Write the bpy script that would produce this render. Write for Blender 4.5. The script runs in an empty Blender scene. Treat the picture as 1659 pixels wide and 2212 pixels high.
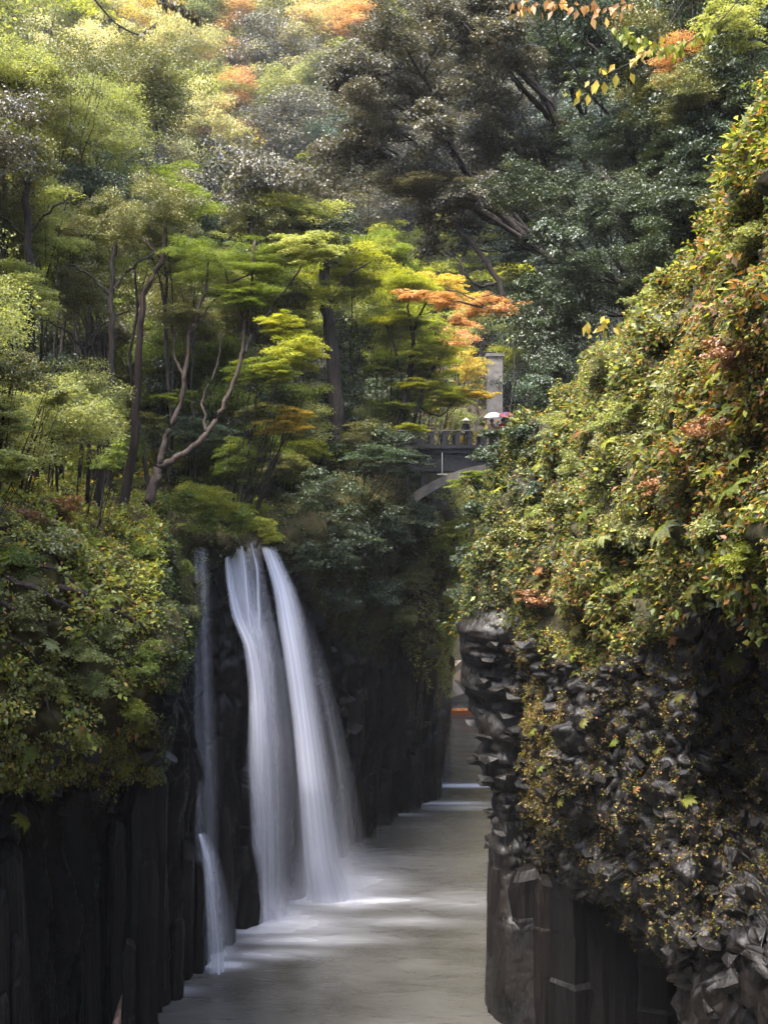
import bpy, math, random
import numpy as np
from mathutils import Vector, Matrix

random.seed(7)
rng = np.random.default_rng(7)
SC = bpy.context.scene
COL = SC.collection
R = math.radians

# ------------------------------------------------------------------ camera, sky, sun, exposure
CAMZ, F = 18.5, 2200.0            # camera height above the river, focal length in units of a 1659 x 2212 picture
cd = bpy.data.cameras.new('camera'); cam = bpy.data.objects.new('camera', cd); COL.objects.link(cam)
cam.location = (0, 0, CAMZ); cam.rotation_euler = (R(90), 0, 0)
cd.sensor_fit = 'VERTICAL'; cd.sensor_height = 24; cd.lens = 24 * F / 2212; cd.clip_end = 2000; cd.clip_start = 0.1
SC.camera = cam
world = bpy.data.worlds.new('World'); SC.world = world; world.use_nodes = True
wn = world.node_tree; wn.nodes.clear()
sky = wn.nodes.new('ShaderNodeTexSky'); sky.sky_type = 'NISHITA'; sky.sun_disc = False
SUN_EL, SUN_AZ = R(63), R(218)
sky.sun_elevation = SUN_EL; sky.sun_rotation = SUN_AZ; sky.air_density = 1.0; sky.dust_density = 2.5; sky.ozone_density = 1.0
bg = wn.nodes.new('ShaderNodeBackground'); bg.inputs['Strength'].default_value = 0.15
wo = wn.nodes.new('ShaderNodeOutputWorld')
wn.links.new(sky.outputs[0], bg.inputs[0]); wn.links.new(bg.outputs[0], wo.inputs[0])
sd = bpy.data.lights.new('sun', 'SUN'); sd.energy = 1.5; sd.angle = R(24); sd.color = (1.0, 0.95, 0.86)
sun = bpy.data.objects.new('sun', sd); COL.objects.link(sun)
sun_dir = Vector((math.sin(SUN_AZ) * math.cos(SUN_EL), math.cos(SUN_AZ) * math.cos(SUN_EL), math.sin(SUN_EL)))
sun.rotation_euler = sun_dir.to_track_quat('Z', 'Y').to_euler()
vs = SC.view_settings
SC.display_settings.display_device = 'sRGB'
vs.view_transform = 'Standard'; vs.look = 'None'; vs.gamma = 1; vs.use_curve_mapping = False
vs.exposure = 3.3
SC.render.engine = 'CYCLES'
cy = SC.cycles
cy.max_bounces = 6; cy.diffuse_bounces = 3; cy.glossy_bounces = 2; cy.transmission_bounces = 4
cy.transparent_max_bounces = 24; cy.volume_bounces = 0; cy.use_denoising = True
cy.caustics_reflective = False; cy.caustics_refractive = False
cy.sample_clamp_indirect = 4

# ------------------------------------------------------------------ maths helpers
def P(px, py, D):
    return np.array([(px - 829.5) / F * D, D, CAMZ - (py - 1106) / F * D])
def PX(px, D, z):
    return np.array([(px - 829.5) / F * D, D, z])
def proj(p):
    p = np.asarray(p, float)
    return p[..., 0] / p[..., 1] * F + 829.5, 1106 - (p[..., 2] - CAMZ) / p[..., 1] * F
def norm(v):
    return v / np.maximum(np.linalg.norm(v, axis=-1, keepdims=True), 1e-9)
def hsh(i, j, k, s=0):
    h = (i.astype(np.int64) * 374761393 + j.astype(np.int64) * 668265263 + k.astype(np.int64) * 2147483647 + s * 974634777) & 0xffffffff
    h = ((h ^ (h >> 13)) * 1274126177) & 0xffffffff
    h = ((h ^ (h >> 16)) * 2246822519) & 0xffffffff
    return ((h ^ (h >> 15)) & 0xffffff) / float(0xffffff)
def vnoise(p, s=0):
    p = np.asarray(p, float); f = np.floor(p).astype(np.int64); t = p - f; t = t * t * (3 - 2 * t)
    r = 0
    for a in (0, 1):
        for b in (0, 1):
            for c in (0, 1):
                w = (t[..., 0] if a else 1 - t[..., 0]) * (t[..., 1] if b else 1 - t[..., 1]) * (t[..., 2] if c else 1 - t[..., 2])
                r = r + w * hsh(f[..., 0] + a, f[..., 1] + b, f[..., 2] + c, s)
    return r
def fbm(p, s=0, o=4, g=0.5):
    r = 0; a = 1; t = 0; p = np.asarray(p, float)
    for k in range(o):
        r = r + a * vnoise(p * 2 ** k, s + k * 17); t += a; a *= g
    return r / t
def worley(p, s=0):
    p = np.asarray(p, float); f = np.floor(p).astype(np.int64)
    d1 = np.full(p.shape[:-1], 9.); d2 = d1.copy(); cid = d1 * 0; tl = d1 * 0
    for a in (-1, 0, 1):
        for b in (-1, 0, 1):
            for c in (-1, 0, 1):
                i, j, k = f[..., 0] + a, f[..., 1] + b, f[..., 2] + c
                q = np.stack([i + hsh(i, j, k, s), j + hsh(i, j, k, s + 1), k + hsh(i, j, k, s + 2)], -1)
                d = np.linalg.norm(p - q, axis=-1); m = d < d1
                d2 = np.where(m, d1, np.minimum(d2, d)); cid = np.where(m, hsh(i, j, k, s + 3), cid); rv = np.stack([hsh(i, j, k, s + 4) - .5, hsh(i, j, k, s + 5) - .5, hsh(i, j, k, s + 6) - .5], -1); tl = np.where(m, ((p - q) * rv).sum(-1), tl); d1 = np.minimum(d1, d)
    worley.tilt = tl
    return d1, d2, cid
def sstep(a, b, x):
    t = np.clip((x - a) / (b - a), 0, 1); return t * t * (3 - 2 * t)

# ------------------------------------------------------------------ mesh helpers
def link(o, parent=None):
    COL.objects.link(o)
    if parent is not None: o.parent = parent
    return o
def fast_mesh(name, V, Fc, mat, attrs=None, smooth=False, uv=None):
    """V (n,3), Fc (m,k) with k constant"""
    me = bpy.data.meshes.new(name); V = np.asarray(V, np.float32); Fc = np.asarray(Fc, np.int32); m, k = Fc.shape
    me.vertices.add(len(V)); me.vertices.foreach_set('co', V.ravel())
    me.loops.add(m * k); me.loops.foreach_set('vertex_index', Fc.ravel())
    me.polygons.add(m); me.polygons.foreach_set('loop_start', np.arange(0, m * k, k, dtype=np.int32))
    me.polygons.foreach_set('loop_total', np.full(m, k, np.int32))
    if smooth: me.polygons.foreach_set('use_smooth', np.ones(m, bool))
    for an, (dom, arr) in (attrs or {}).items():
        arr = np.asarray(arr, np.float32)
        if arr.ndim == 1:
            a = me.attributes.new(an, 'FLOAT', dom); a.data.foreach_set('value', arr)
        else:
            a = me.attributes.new(an, 'FLOAT_COLOR', dom)
            a.data.foreach_set('color', np.concatenate([arr, np.ones((len(arr), 1), np.float32)], 1).ravel())
    if uv is not None:
        ul = me.uv_layers.new(name='UVMap'); ul.data.foreach_set('uv', np.asarray(uv, np.float32)[Fc.ravel()].ravel())
    me.update(calc_edges=True)
    if mat: me.materials.append(mat)
    return me
class MB:
    def __init__(s): s.v = []; s.f = []; s.n = 0
    def add(s, v, f):
        s.v += [tuple(map(float, q)) for q in v]; s.f += [tuple(i + s.n for i in q) for q in f]; s.n = len(s.v); return s
    def box(s, c, d, rz=0, M=None):
        c = Vector(c); d = Vector(d) / 2; r = Matrix.Rotation(rz, 3, 'Z') if M is None else M
        v = [c + r @ Vector((x * d.x, y * d.y, z * d.z)) for z in (-1, 1) for y in (-1, 1) for x in (-1, 1)]
        return s.add(v, [(0, 2, 3, 1), (4, 5, 7, 6), (0, 1, 5, 4), (2, 6, 7, 3), (0, 4, 6, 2), (1, 3, 7, 5)])
    def tube(s, pts, rad, n=6, cap=True):
        pts = [np.asarray(p, float) for p in pts]; vs_ = []; N = len(pts)
        up = np.array([0.31, 0.17, 0.93])
        for i in range(N):
            t = norm(pts[min(i + 1, N - 1)] - pts[max(i - 1, 0)])
            a = norm(np.cross(t, up if abs(np.dot(t, up)) < 0.95 else np.array([1., 0, 0]))); b = np.cross(t, a)
            r = rad[i] if hasattr(rad, '__len__') else rad
            for k in range(n):
                w = 2 * math.pi * k / n
                vs_.append(pts[i] + r * (math.cos(w) * a + math.sin(w) * b))
        fs = [(i * n + k, i * n + (k + 1) % n, (i + 1) * n + (k + 1) % n, (i + 1) * n + k) for i in range(N - 1) for k in range(n)]
        if cap: fs += [tuple(range(n))[::-1], tuple((N - 1) * n + k for k in range(n))]
        return s.add(vs_, fs)
    def lathe(s, prof, c, n=16, M=None):
        vs_ = []; c = np.asarray(c, float)
        for (r, z) in prof:
            for k in range(n):
                w = 2 * math.pi * k / n; q = Vector((r * math.cos(w), r * math.sin(w), z))
                if M is not None: q = M @ q
                vs_.append(c + np.array(q))
        m = len(prof)
        fs = [(i * n + k, i * n + (k + 1) % n, (i + 1) * n + (k + 1) % n, (i + 1) * n + k) for i in range(m - 1) for k in range(n)]
        return s.add(vs_, fs)
    def mesh(s, name, mat, smooth=False):
        me = bpy.data.meshes.new(name); me.from_pydata(s.v, [], s.f)
        if smooth: me.polygons.foreach_set('use_smooth', [True] * len(me.polygons))
        me.update()
        if mat: me.materials.append(mat)
        return me
    def build(s, name, mat, parent=None, smooth=False):
        return link(bpy.data.objects.new(name, s.mesh(name, mat, smooth)), parent)
def tag(o, label=None, cat=None, group=None, kind=None):
    if label: o['label'] = label
    if cat: o['category'] = cat
    if group: o['group'] = group
    if kind: o['kind'] = kind
    return o
def empty(name, loc, label, cat, group=None):
    e = bpy.data.objects.new(name, None); e.empty_display_size = 0.3; e.location = tuple(map(float, loc)); COL.objects.link(e)
    return tag(e, label, cat, group)
def put(o, root):     # parent a mesh written in world coordinates to a root that has only a location
    o.parent = root; o.matrix_parent_inverse = Matrix.Identity(4); o.location = -Vector(root.location); return o

# ------------------------------------------------------------------ materials
def newmat(name):
    m = bpy.data.materials.new(name); m.use_nodes = True; nt = m.node_tree; nt.nodes.clear()
    return m, nt, nt.nodes.new, nt.links.new
def leaf_material(name, rough=0.38, spec=0.5, trans=0.35, vary=0.0):
    m, nt, N, L = newmat(name)
    a = N('ShaderNodeAttribute'); a.attribute_name = 'col'
    hs = N('ShaderNodeHueSaturation'); oi = N('ShaderNodeObjectInfo'); mr = N('ShaderNodeMapRange')
    mr.inputs['To Min'].default_value = 1 - vary; mr.inputs['To Max'].default_value = 1 + vary
    L(oi.outputs['Random'], mr.inputs['Value']); L(mr.outputs[0], hs.inputs['Value']); L(a.outputs['Color'], hs.inputs['Color'])
    b = N('ShaderNodeBsdfPrincipled'); b.inputs['Roughness'].default_value = rough; b.inputs['Specular IOR Level'].default_value = spec
    L(hs.outputs[0], b.inputs['Base Color'])
    t = N('ShaderNodeBsdfTranslucent')
    mul = N('ShaderNodeMix'); mul.data_type = 'RGBA'; mul.blend_type = 'MULTIPLY'; mul.inputs[0].default_value = 1
    L(hs.outputs[0], mul.inputs[6]); mul.inputs[7].default_value = (1.6, 1.5, 0.7, 1)
    L(mul.outputs[2], t.inputs['Color'])
    mx = N('ShaderNodeMixShader'); mx.inputs[0].default_value = trans; o = N('ShaderNodeOutputMaterial')
    L(b.outputs[0], mx.inputs[1]); L(t.outputs[0], mx.inputs[2]); L(mx.outputs[0], o.inputs[0])
    return m
def noise_material(name, cols, scale=4, rough=(0.5, 0.8), bump=0.3, spec=0.4, stretch=(1, 1, 1), bscale=None, metal=0, detail=6):
    m, nt, N, L = newmat(name)
    tc = N('ShaderNodeTexCoord'); mp = N('ShaderNodeMapping'); mp.inputs['Scale'].default_value = stretch
    L(tc.outputs['Object'], mp.inputs[0])
    n = N('ShaderNodeTexNoise'); n.inputs['Scale'].default_value = scale; n.inputs['Detail'].default_value = detail; L(mp.outputs[0], n.inputs[0])
    cr = N('ShaderNodeValToRGB'); e = cr.color_ramp.elements
    e[0].position = 0.3; e[-1].position = 0.7; e[0].color = (*cols[0], 1); e[-1].color = (*cols[-1], 1)
    for i, c in enumerate(cols[1:-1]):
        q = e.new(0.3 + 0.4 * (i + 1) / (len(cols) - 1)); q.color = (*c, 1)
    L(n.outputs[0], cr.inputs[0])
    b = N('ShaderNodeBsdfPrincipled'); L(cr.outputs[0], b.inputs['Base Color']); b.inputs['Specular IOR Level'].default_value = spec; b.inputs['Metallic'].default_value = metal
    n2 = N('ShaderNodeTexNoise'); n2.inputs['Scale'].default_value = bscale or scale * 3; n2.inputs['Detail'].default_value = 8; L(mp.outputs[0], n2.inputs[0])
    mr = N('ShaderNodeMapRange'); mr.inputs['From Min'].default_value = 0.3; mr.inputs['From Max'].default_value = 0.7
    mr.inputs['To Min'].default_value = rough[0]; mr.inputs['To Max'].default_value = rough[1]; L(n2.outputs[0], mr.inputs[0]); L(mr.outputs[0], b.inputs['Roughness'])
    bp = N('ShaderNodeBump'); bp.inputs['Strength'].default_value = bump; bp.inputs['Distance'].default_value = 0.1; L(n2.outputs[0], bp.inputs['Height']); L(bp.outputs[0], b.inputs['Normal'])
    o = N('ShaderNodeOutputMaterial'); L(b.outputs[0], o.inputs[0])
    return m
def plain(name, c, rough=0.6, spec=0.4):
    return noise_material(name, [tuple(x * 0.85 for x in c), c], 6, (rough - .08, rough + .08), 0.05, spec)
def rock_material(name, dark=(0.0015, 0.0016, 0.0017), light=(0.007, 0.006, 0.006), moss=(0.028, 0.034, 0.008), soil=(0.045, 0.027, 0.013), spec=0.13):
    m, nt, N, L = newmat(name)
    tc = N('ShaderNodeTexCoord'); mp = N('ShaderNodeMapping'); mp.inputs['Scale'].default_value = (1, 1, 0.45); L(tc.outputs['Object'], mp.inputs[0])
    n = N('ShaderNodeTexNoise'); n.inputs['Scale'].default_value = 1.3; n.inputs['Detail'].default_value = 9; n.inputs['Roughness'].default_value = 0.65; L(mp.outputs[0], n.inputs[0])
    cr = N('ShaderNodeValToRGB'); e = cr.color_ramp.elements; e[0].position = 0.38; e[1].position = 0.72; e[0].color = (*dark, 1); e[1].color = (*light, 1); L(n.outputs[0], cr.inputs[0])
    n3 = N('ShaderNodeTexNoise'); n3.inputs['Scale'].default_value = 5; n3.inputs['Detail'].default_value = 5; L(tc.outputs['Object'], n3.inputs[0])
    sc = N('ShaderNodeMix'); sc.data_type = 'RGBA'; sc.inputs[6].default_value = (*moss, 1); sc.inputs[7].default_value = (*soil, 1); L(n3.outputs[0], sc.inputs[0])
    at = N('ShaderNodeAttribute'); at.attribute_name = 'veg'
    mx = N('ShaderNodeMix'); mx.data_type = 'RGBA'; L(at.outputs['Fac'], mx.inputs[0]); L(cr.outputs[0], mx.inputs[6]); L(sc.outputs[2], mx.inputs[7])
    b = N('ShaderNodeBsdfPrincipled'); b.inputs['Specular IOR Level'].default_value = spec; L(mx.outputs[2], b.inputs['Base Color'])
    mr = N('ShaderNodeMapRange'); mr.inputs['From Min'].default_value = 0.35; mr.inputs['From Max'].default_value = 0.65; mr.inputs['To Min'].default_value = 0.28; mr.inputs['To Max'].default_value = 0.65
    L(n3.outputs[0], mr.inputs[0])
    ad = N('ShaderNodeMath'); ad.operation = 'MAXIMUM'; L(mr.outputs[0], ad.inputs[0])
    m8 = N('ShaderNodeMath'); m8.operation = 'MULTIPLY'; m8.inputs[1].default_value = 0.85; L(at.outputs['Fac'], m8.inputs[0]); L(m8.outputs[0], ad.inputs[1]); L(ad.outputs[0], b.inputs['Roughness'])
    n2 = N('ShaderNodeTexNoise'); n2.inputs['Scale'].default_value = 4; n2.inputs['Detail'].default_value = 10; n2.inputs['Roughness'].default_value = 0.6; L(mp.outputs[0], n2.inputs[0])
    bp = N('ShaderNodeBump'); bp.inputs['Strength'].default_value = 0.7; bp.inputs['Distance'].default_value = 0.12; L(n2.outputs[0], bp.inputs['Height']); L(bp.outputs[0], b.inputs['Normal'])
    o = N('ShaderNodeOutputMaterial'); L(b.outputs[0], o.inputs[0])
    return m
M_rock = rock_material('wet_basalt')
M_rock_w = rock_material('warm_rock', (0.002, 0.0018, 0.0016), (0.013, 0.0098, 0.008), (0.028, 0.032, 0.008), (0.03, 0.018, 0.009), 0.36)
M_column = rock_material('column_basalt', (0.002, 0.0018, 0.0018), (0.011, 0.0085, 0.0075), spec=0.16)
M_ground = noise_material('forest_floor', [(0.02, 0.016, 0.01), (0.045, 0.032, 0.018), (0.035, 0.04, 0.015)], 0.8, (0.8, 0.95), 0.6)
M_beach = noise_material('beach_rock', [(0.16, 0.12, 0.09), (0.3, 0.24, 0.18)], 0.7, (0.7, 0.9), 0.8, stretch=(1, 1, 3))
M_leaf = leaf_material('leaf_glossy', 0.42, 0.55, 0.22, 0.12)
M_leafs = leaf_material('leaf_soft', 0.5, 0.35, 0.5, 0.12)
M_bark = noise_material('bark_dark', [(0.018, 0.014, 0.011), (0.05, 0.04, 0.032)], 6, (0.75, 0.95), 0.8, 0.2, (1, 1, 0.2))
M_barkp = noise_material('bark_pale', [(0.022, 0.015, 0.011), (0.05, 0.034, 0.026), (0.075, 0.06, 0.048)], 5, (0.7, 0.9), 0.7, 0.3, (1, 1, 0.4))
M_barkr = noise_material('bark_red', [(0.02, 0.013, 0.01), (0.05, 0.034, 0.026)], 5, (0.75, 0.95), 0.8, 0.2, (1, 1, 0.15))
M_conc = noise_material('old_concrete', [(0.07, 0.062, 0.055), (0.15, 0.135, 0.115)], 1.5, (0.7, 0.9), 0.3)
M_concd = noise_material('dark_concrete', [(0.006, 0.007, 0.009), (0.016, 0.016, 0.018)], 1.5, (0.7, 0.9), 0.3)  # much darker concrete tone for deck, beams, posts and kerbs
M_rail = noise_material('pale_stone', [(0.4, 0.38, 0.35), (0.55, 0.53, 0.5)], 2, (0.6, 0.8), 0.2)
M_wood = noise_material('weathered_wood', [(0.1, 0.05, 0.035), (0.26, 0.15, 0.11)], 8, (0.55, 0.8), 0.4, 0.4, (1, 1, 0.2))

# ------------------------------------------------------------------ patches (cliff faces)
def catmull(a, n):
    """a (k, ...) control rows -> n samples, with parameter evenly over index"""
    k = a.shape[0]; t = np.linspace(0, k - 1, n); i = np.clip(np.floor(t).astype(int), 0, k - 2); f = (t - i)
    f = f.reshape((-1,) + (1,) * (a.ndim - 1))
    p0 = a[np.clip(i - 1, 0, k - 1)]; p1 = a[i]; p2 = a[i + 1]; p3 = a[np.clip(i + 2, 0, k - 1)]
    c = 0.5 * ((2 * p1) + (-p0 + p2) * f + (2 * p0 - 5 * p1 + 4 * p2 - p3) * f ** 2 + (-p0 + 3 * p1 - 3 * p2 + p3) * f ** 3)
    l = p1 * (1 - f) + p2 * f
    return c * 0.55 + l * 0.45
def patch(net, nu, nv, flip=False):
    net = np.array(net, float)                       # rows x cols x 3
    g = catmull(net, nv); g = np.swapaxes(catmull(np.swapaxes(g, 0, 1), nu), 0, 1)
    du = np.gradient(g, axis=1); dv = np.gradient(g, axis=0); n = norm(np.cross(du, dv))
    if flip: n = -n
    return g, n
def patch_normals(g, flip):
    n = norm(np.cross(np.gradient(g, axis=1), np.gradient(g, axis=0))); return -n if flip else n
def patch_mesh(name, g, mat, veg, flip, smooth=False):
    nv, nu, _ = g.shape; idx = np.arange(nv * nu).reshape(nv, nu)
    a, b, c, d = idx[:-1, :-1].ravel(), idx[:-1, 1:].ravel(), idx[1:, 1:].ravel(), idx[1:, :-1].ravel()
    Fc = np.stack([a, b, c, d] if not flip else [a, d, c, b], 1)
    return fast_mesh(name, g.reshape(-1, 3), Fc, mat, {'veg': ('POINT', veg.ravel())}, smooth)
def scatter_on(g, n, w, count, r=rng):
    """random points on a patch with weight w per cell"""
    e1 = g[:-1, 1:] - g[:-1, :-1]; e2 = g[1:, :-1] - g[:-1, :-1]
    A = np.linalg.norm(np.cross(e1, e2), axis=-1) * w[:-1, :-1]; c = np.cumsum(A.ravel()); tot = c[-1]
    k = np.searchsorted(c, r.random(count) * tot); i, j = np.unravel_index(np.minimum(k, A.size - 1), A.shape)
    a, b = r.random((count, 1)), r.random((count, 1))
    return g[i, j] + e1[i, j] * a + e2[i, j] * b, n[i, j]

# ------------------------------------------------------------------ leaves
def leaf_arrays(base, d, n, L, W, fold=0.25, droop=0.12):
    d = norm(d); side = norm(np.cross(d, n)); n = np.cross(side, d); L = L[:, None]; W = W[:, None]
    mid = base + d * L * 0.42
    V = np.stack([base, mid + side * W + n * W * fold, base + d * L - n * L * droop, mid - side * W + n * W * fold], 1)
    N = len(base); o = np.arange(N)[:, None] * 4
    return V.reshape(-1, 3), np.concatenate([o + np.array([[0, 3, 2]]), o + np.array([[0, 2, 1]])], 0)
def leaf_mesh(name, base, d, n, L, W, col, mat, fold=0.25, droop=0.12):
    V, Fc = leaf_arrays(base, d, n, L, W, fold, droop)
    return fast_mesh(name, V, Fc, mat, {'col': ('FACE', np.concatenate([col, col], 0))})
def pal(cols, t, jit=0.25, r=rng):
    """pick along palette with t in 0..1, brightness jitter"""
    cols = np.array(cols, float); k = len(cols); t = np.clip(t, 0, 0.9999) * (k - 1); i = np.floor(t).astype(int); f = (t - i)[:, None]
    c = cols[i] * (1 - f) + cols[i + 1] * f
    return c * (1 + jit * r.normal(size=(len(t), 1))).clip(0.3, 2)

PALS = {
 'evergreen': [(0.014, 0.023, 0.01), (0.033, 0.048, 0.02), (0.06, 0.078, 0.028)],
 'blue':      [(0.018, 0.03, 0.014), (0.035, 0.055, 0.028), (0.06, 0.085, 0.045)],
 'grey':      [(0.03, 0.03, 0.022), (0.065, 0.062, 0.042), (0.095, 0.087, 0.055), (0.13, 0.098, 0.058)],
 'maple':     [(0.045, 0.07, 0.013), (0.09, 0.12, 0.018), (0.17, 0.19, 0.025)],
 'lime':      [(0.09, 0.12, 0.014), (0.18, 0.2, 0.022), (0.29, 0.28, 0.04)],
 'olive':     [(0.05, 0.06, 0.014), (0.10, 0.105, 0.02), (0.16, 0.14, 0.025)],
 'pale':      [(0.11, 0.13, 0.045), (0.18, 0.2, 0.07), (0.27, 0.27, 0.11)],
 'gold':      [(0.2, 0.17, 0.03), (0.36, 0.27, 0.05), (0.5, 0.34, 0.06)],
 'orange':    [(0.22, 0.11, 0.04), (0.38, 0.2, 0.09), (0.48, 0.3, 0.18)],
 'tan':       [(0.07, 0.05, 0.022), (0.14, 0.10, 0.045), (0.24, 0.18, 0.08)],
 'straw':     [(0.2, 0.2, 0.09), (0.33, 0.31, 0.16), (0.42, 0.38, 0.24)],  # leaf colours paled to imitate bright haze and sunlight
 'rust':      [(0.10, 0.045, 0.015), (0.2, 0.09, 0.03), (0.26, 0.13, 0.04)],
}
def crown_template(sp, form, seed, n_cl=80, per=230, leaf=0.04):
    """a crown of leafy sprays: big lobes carry smaller sprays, so that the outline is ragged and dark gaps stay between"""
    r = np.random.default_rng(seed); B = []; D_ = []; Nn = []; T = []
    lay = form == 'tier'
    lobes = norm(r.normal(size=(9, 3))) * r.uniform(0.25, 0.75, (9, 1)); lt = r.random(9)
    for c in range(n_cl):
        i = r.integers(9); q = lobes[i] + r.normal(size=3) * 0.24 * (1.2 if lay else 1)
        if np.linalg.norm(q) > 1.15: q *= 0.8
        if form == 'cone': q[2] = r.uniform(-1, 1); w = (1 - q[2]) / 2 * 0.8 + 0.08; q[:2] = norm(q[:2]) * w * r.random() ** .5
        rad = r.uniform(0.13, 0.3) * (1.25 if lay else 1) * (1.35 if n_cl < 30 else 1); sq = 0.3 if lay else r.uniform(0.35, 0.75)
        m = int(per * (rad / 0.23) ** 2)
        az = r.uniform(0, 6.28); ax = np.array([math.cos(az), math.sin(az), -0.25]); 
        v = norm(r.normal(size=(m, 3))) * (r.random((m, 1)) ** 0.5) * rad
        v[:, 2] *= sq
        al = v @ ax; v += al[:, None] * ax * 0.55                        # stretched along the spray
        rr = np.linalg.norm(v[:, :2], axis=1) / rad
        v[:, 2] -= rr ** 2 * rad * (0.22 if lay else 0.2)
        out = norm(v * np.array([1, 1, 0.6]) + 1e-6)
        d = norm(out * 0.7 + ax * 0.35 + r.normal(size=(m, 3)) * 0.6 + np.array([0, 0, -0.1 if lay else -0.35]))
        if lay: d[:, 2] *= 0.4
        nn = norm(np.array([0, 0, 1.]) + r.normal(size=(m, 3)) * (0.42 if lay else 0.55) + out * (0.1 if lay else 0.3))
        B.append(q + v); D_.append(d); Nn.append(nn); T.append(0.35 * lt[i] + 0.3 * r.random() + r.random(m) * 0.35)
    B = np.concatenate(B); D_ = np.concatenate(D_); Nn = np.concatenate(Nn); T = np.concatenate(T)
    L = leaf * r.uniform(0.6, 1.3, len(B)); W = L * (0.3 if not lay else 0.36)
    col = pal(PALS[sp], T, 0.22, r)
    return leaf_mesh('crown_' + sp, B, D_, Nn, L, W, col, M_leafs if sp in ('maple', 'lime', 'gold', 'orange', 'pale', 'straw') else M_leaf)
TEMPL = {}
def crown_mesh(sp, form='round', fine=False, Rr=3.0, D=60.0):
    want = max(0.085, D * 0.0021) * (1.5 if sp in ('evergreen', 'blue', 'grey') and D < 80 else 1.0) / Rr
    lod = 0 if want < 0.034 else (1 if want < 0.058 else (2 if want < 0.1 else 3))
    if sp not in ('evergreen', 'blue', 'grey', 'olive', 'pale', 'maple', 'lime') or form == 'tier': lod = max(lod, 1)
    key = (sp, form, lod, random.randrange(3 if form == 'tier' and lod == 1 else 2))
    if key not in TEMPL:
        n_cl, per, lf = ((110, 330, 0.029), (80, 230, 0.042), (44, 150, 0.068), (20, 70, 0.13))[lod]
        TEMPL[key] = crown_template(sp, form, 31 * len(TEMPL) + 5, n_cl, per, lf)
    return TEMPL[key]

# ------------------------------------------------------------------ cliff geometry: control nets (picture x, picture y, distance) -> world
def zz(py, D): return CAMZ - (py - 1106) / F * D
def row(items): return [P(*t) for t in items]
def rowz(items, z): return [PX(px, D, z) for px, D in items]

RNET = [
 # inland row (ground behind the edge)
 [np.array([11, 62, 27.]), P(1180, 880, 47), P(1290, 800, 43), P(1430, 620, 38), P(1560, 480, 33), P(1700, 180, 27), P(1900, -250, 22), np.array([14, 4, 30.])],
 [np.array([9.5, 62, 23.]), P(1105, 950, 39), P(1210, 880, 36), P(1340, 740, 32), P(1485, 590, 26.5), P(1590, 430, 21), P(1800, 130, 16), np.array([10, 4, 26.])],
 [np.array([8.5, 62, 19.]), P(1045, 1120, 38.3), P(1140, 1050, 35.5), P(1285, 950, 31), P(1430, 850, 26), P(1570, 740, 21), P(1780, 600, 16), np.array([9, 4, 22.])],
 [np.array([8.3, 62, 16.]), P(1000, 1290, 38.3), P(1100, 1260, 35), P(1250, 1200, 30), P(1400, 1150, 25.5), P(1540, 1100, 20.5), P(1740, 1050, 15.5), np.array([8, 4, 18.])],
 [np.array([8.2, 62, 13.5]), P(1005, 1400, 38.5), P(1110, 1380, 35.2), P(1230, 1370, 30.3), P(1350, 1370, 27.0), P(1470, 1260, 22.8), P(1700, 1290, 17.5), np.array([8, 4, 14.])],
 [np.array([8.2, 62, 11.]), P(1022, 1520, 38.5), P(1130, 1500, 35.8), P(1220, 1500, 30.3), P(1380, 1490, 27.3), P(1490, 1440, 24), P(1660, 1440, 22.5), np.array([8.3, 4, 10.])],
 [np.array([8.2, 62, 8.]), P(1062, 1700, 38.6), P(1140, 1700, 37), P(1200, 1690, 31), P(1340, 1680, 28.3), P(1480, 1650, 24.6), P(1620, 1660, 25.5), np.array([8.4, 4, 7.])],
 [np.array([8.2, 62, 5.5]), P(1062, 1860, 38.4), P(1165, 1860, 37.3), P(1225, 1830, 32.5), P(1370, 1870, 29.2), P(1480, 1850, 24.6), P(1640, 1830, 24), np.array([8.4, 4, 4.])],
 [np.array([8.2, 62, 4.]), P(1056, 1960, 38.4), P(1188, 1940, 36.8), P(1290, 1945, 32.5), P(1430, 2050, 30), P(1487, 2060, 25.2), P(1640, 1970, 22.5), np.array([8.4, 4, 2.])],
 [np.array([8.2, 62, 3.]), P(1055, 1990, 38.4), P(1190, 1990, 36.6), P(1290, 1962, 38), P(1432, 2066, 38), P(1490, 2085, 25.4), P(1640, 2010, 22.3), np.array([8.4, 4, 1.5])],
 [np.array([8.2, 62, 1.]), P(1048, 2130, 38.4), P(1190, 2130, 36.4), P(1320, 2130, 36), P(1455, 2130, 35.4), P(1495, 2130, 25.8), P(1640, 2110, 21.5), np.array([8.4, 4, 1.])],
 [np.array([8.2, 62, -2.]), PX(1048, 38.4, -2), PX(1195, 36.0, -2), PX(1330, 35.4, -2), PX(1460, 34.6, -2), PX(1500, 27.5, -2), PX(1640, 22, -2), np.array([8.6, 4, -2.])],
]
LX = [(-260, 27), (0, 30), (118, 31.5), (150, 36.3), (300, 37.2), (436, 42), (532, 45.6), (612, 47.8), (690, 52.5), (785, 58.2), (870, 62.6), (938, 67), (966, 100)]
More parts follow.
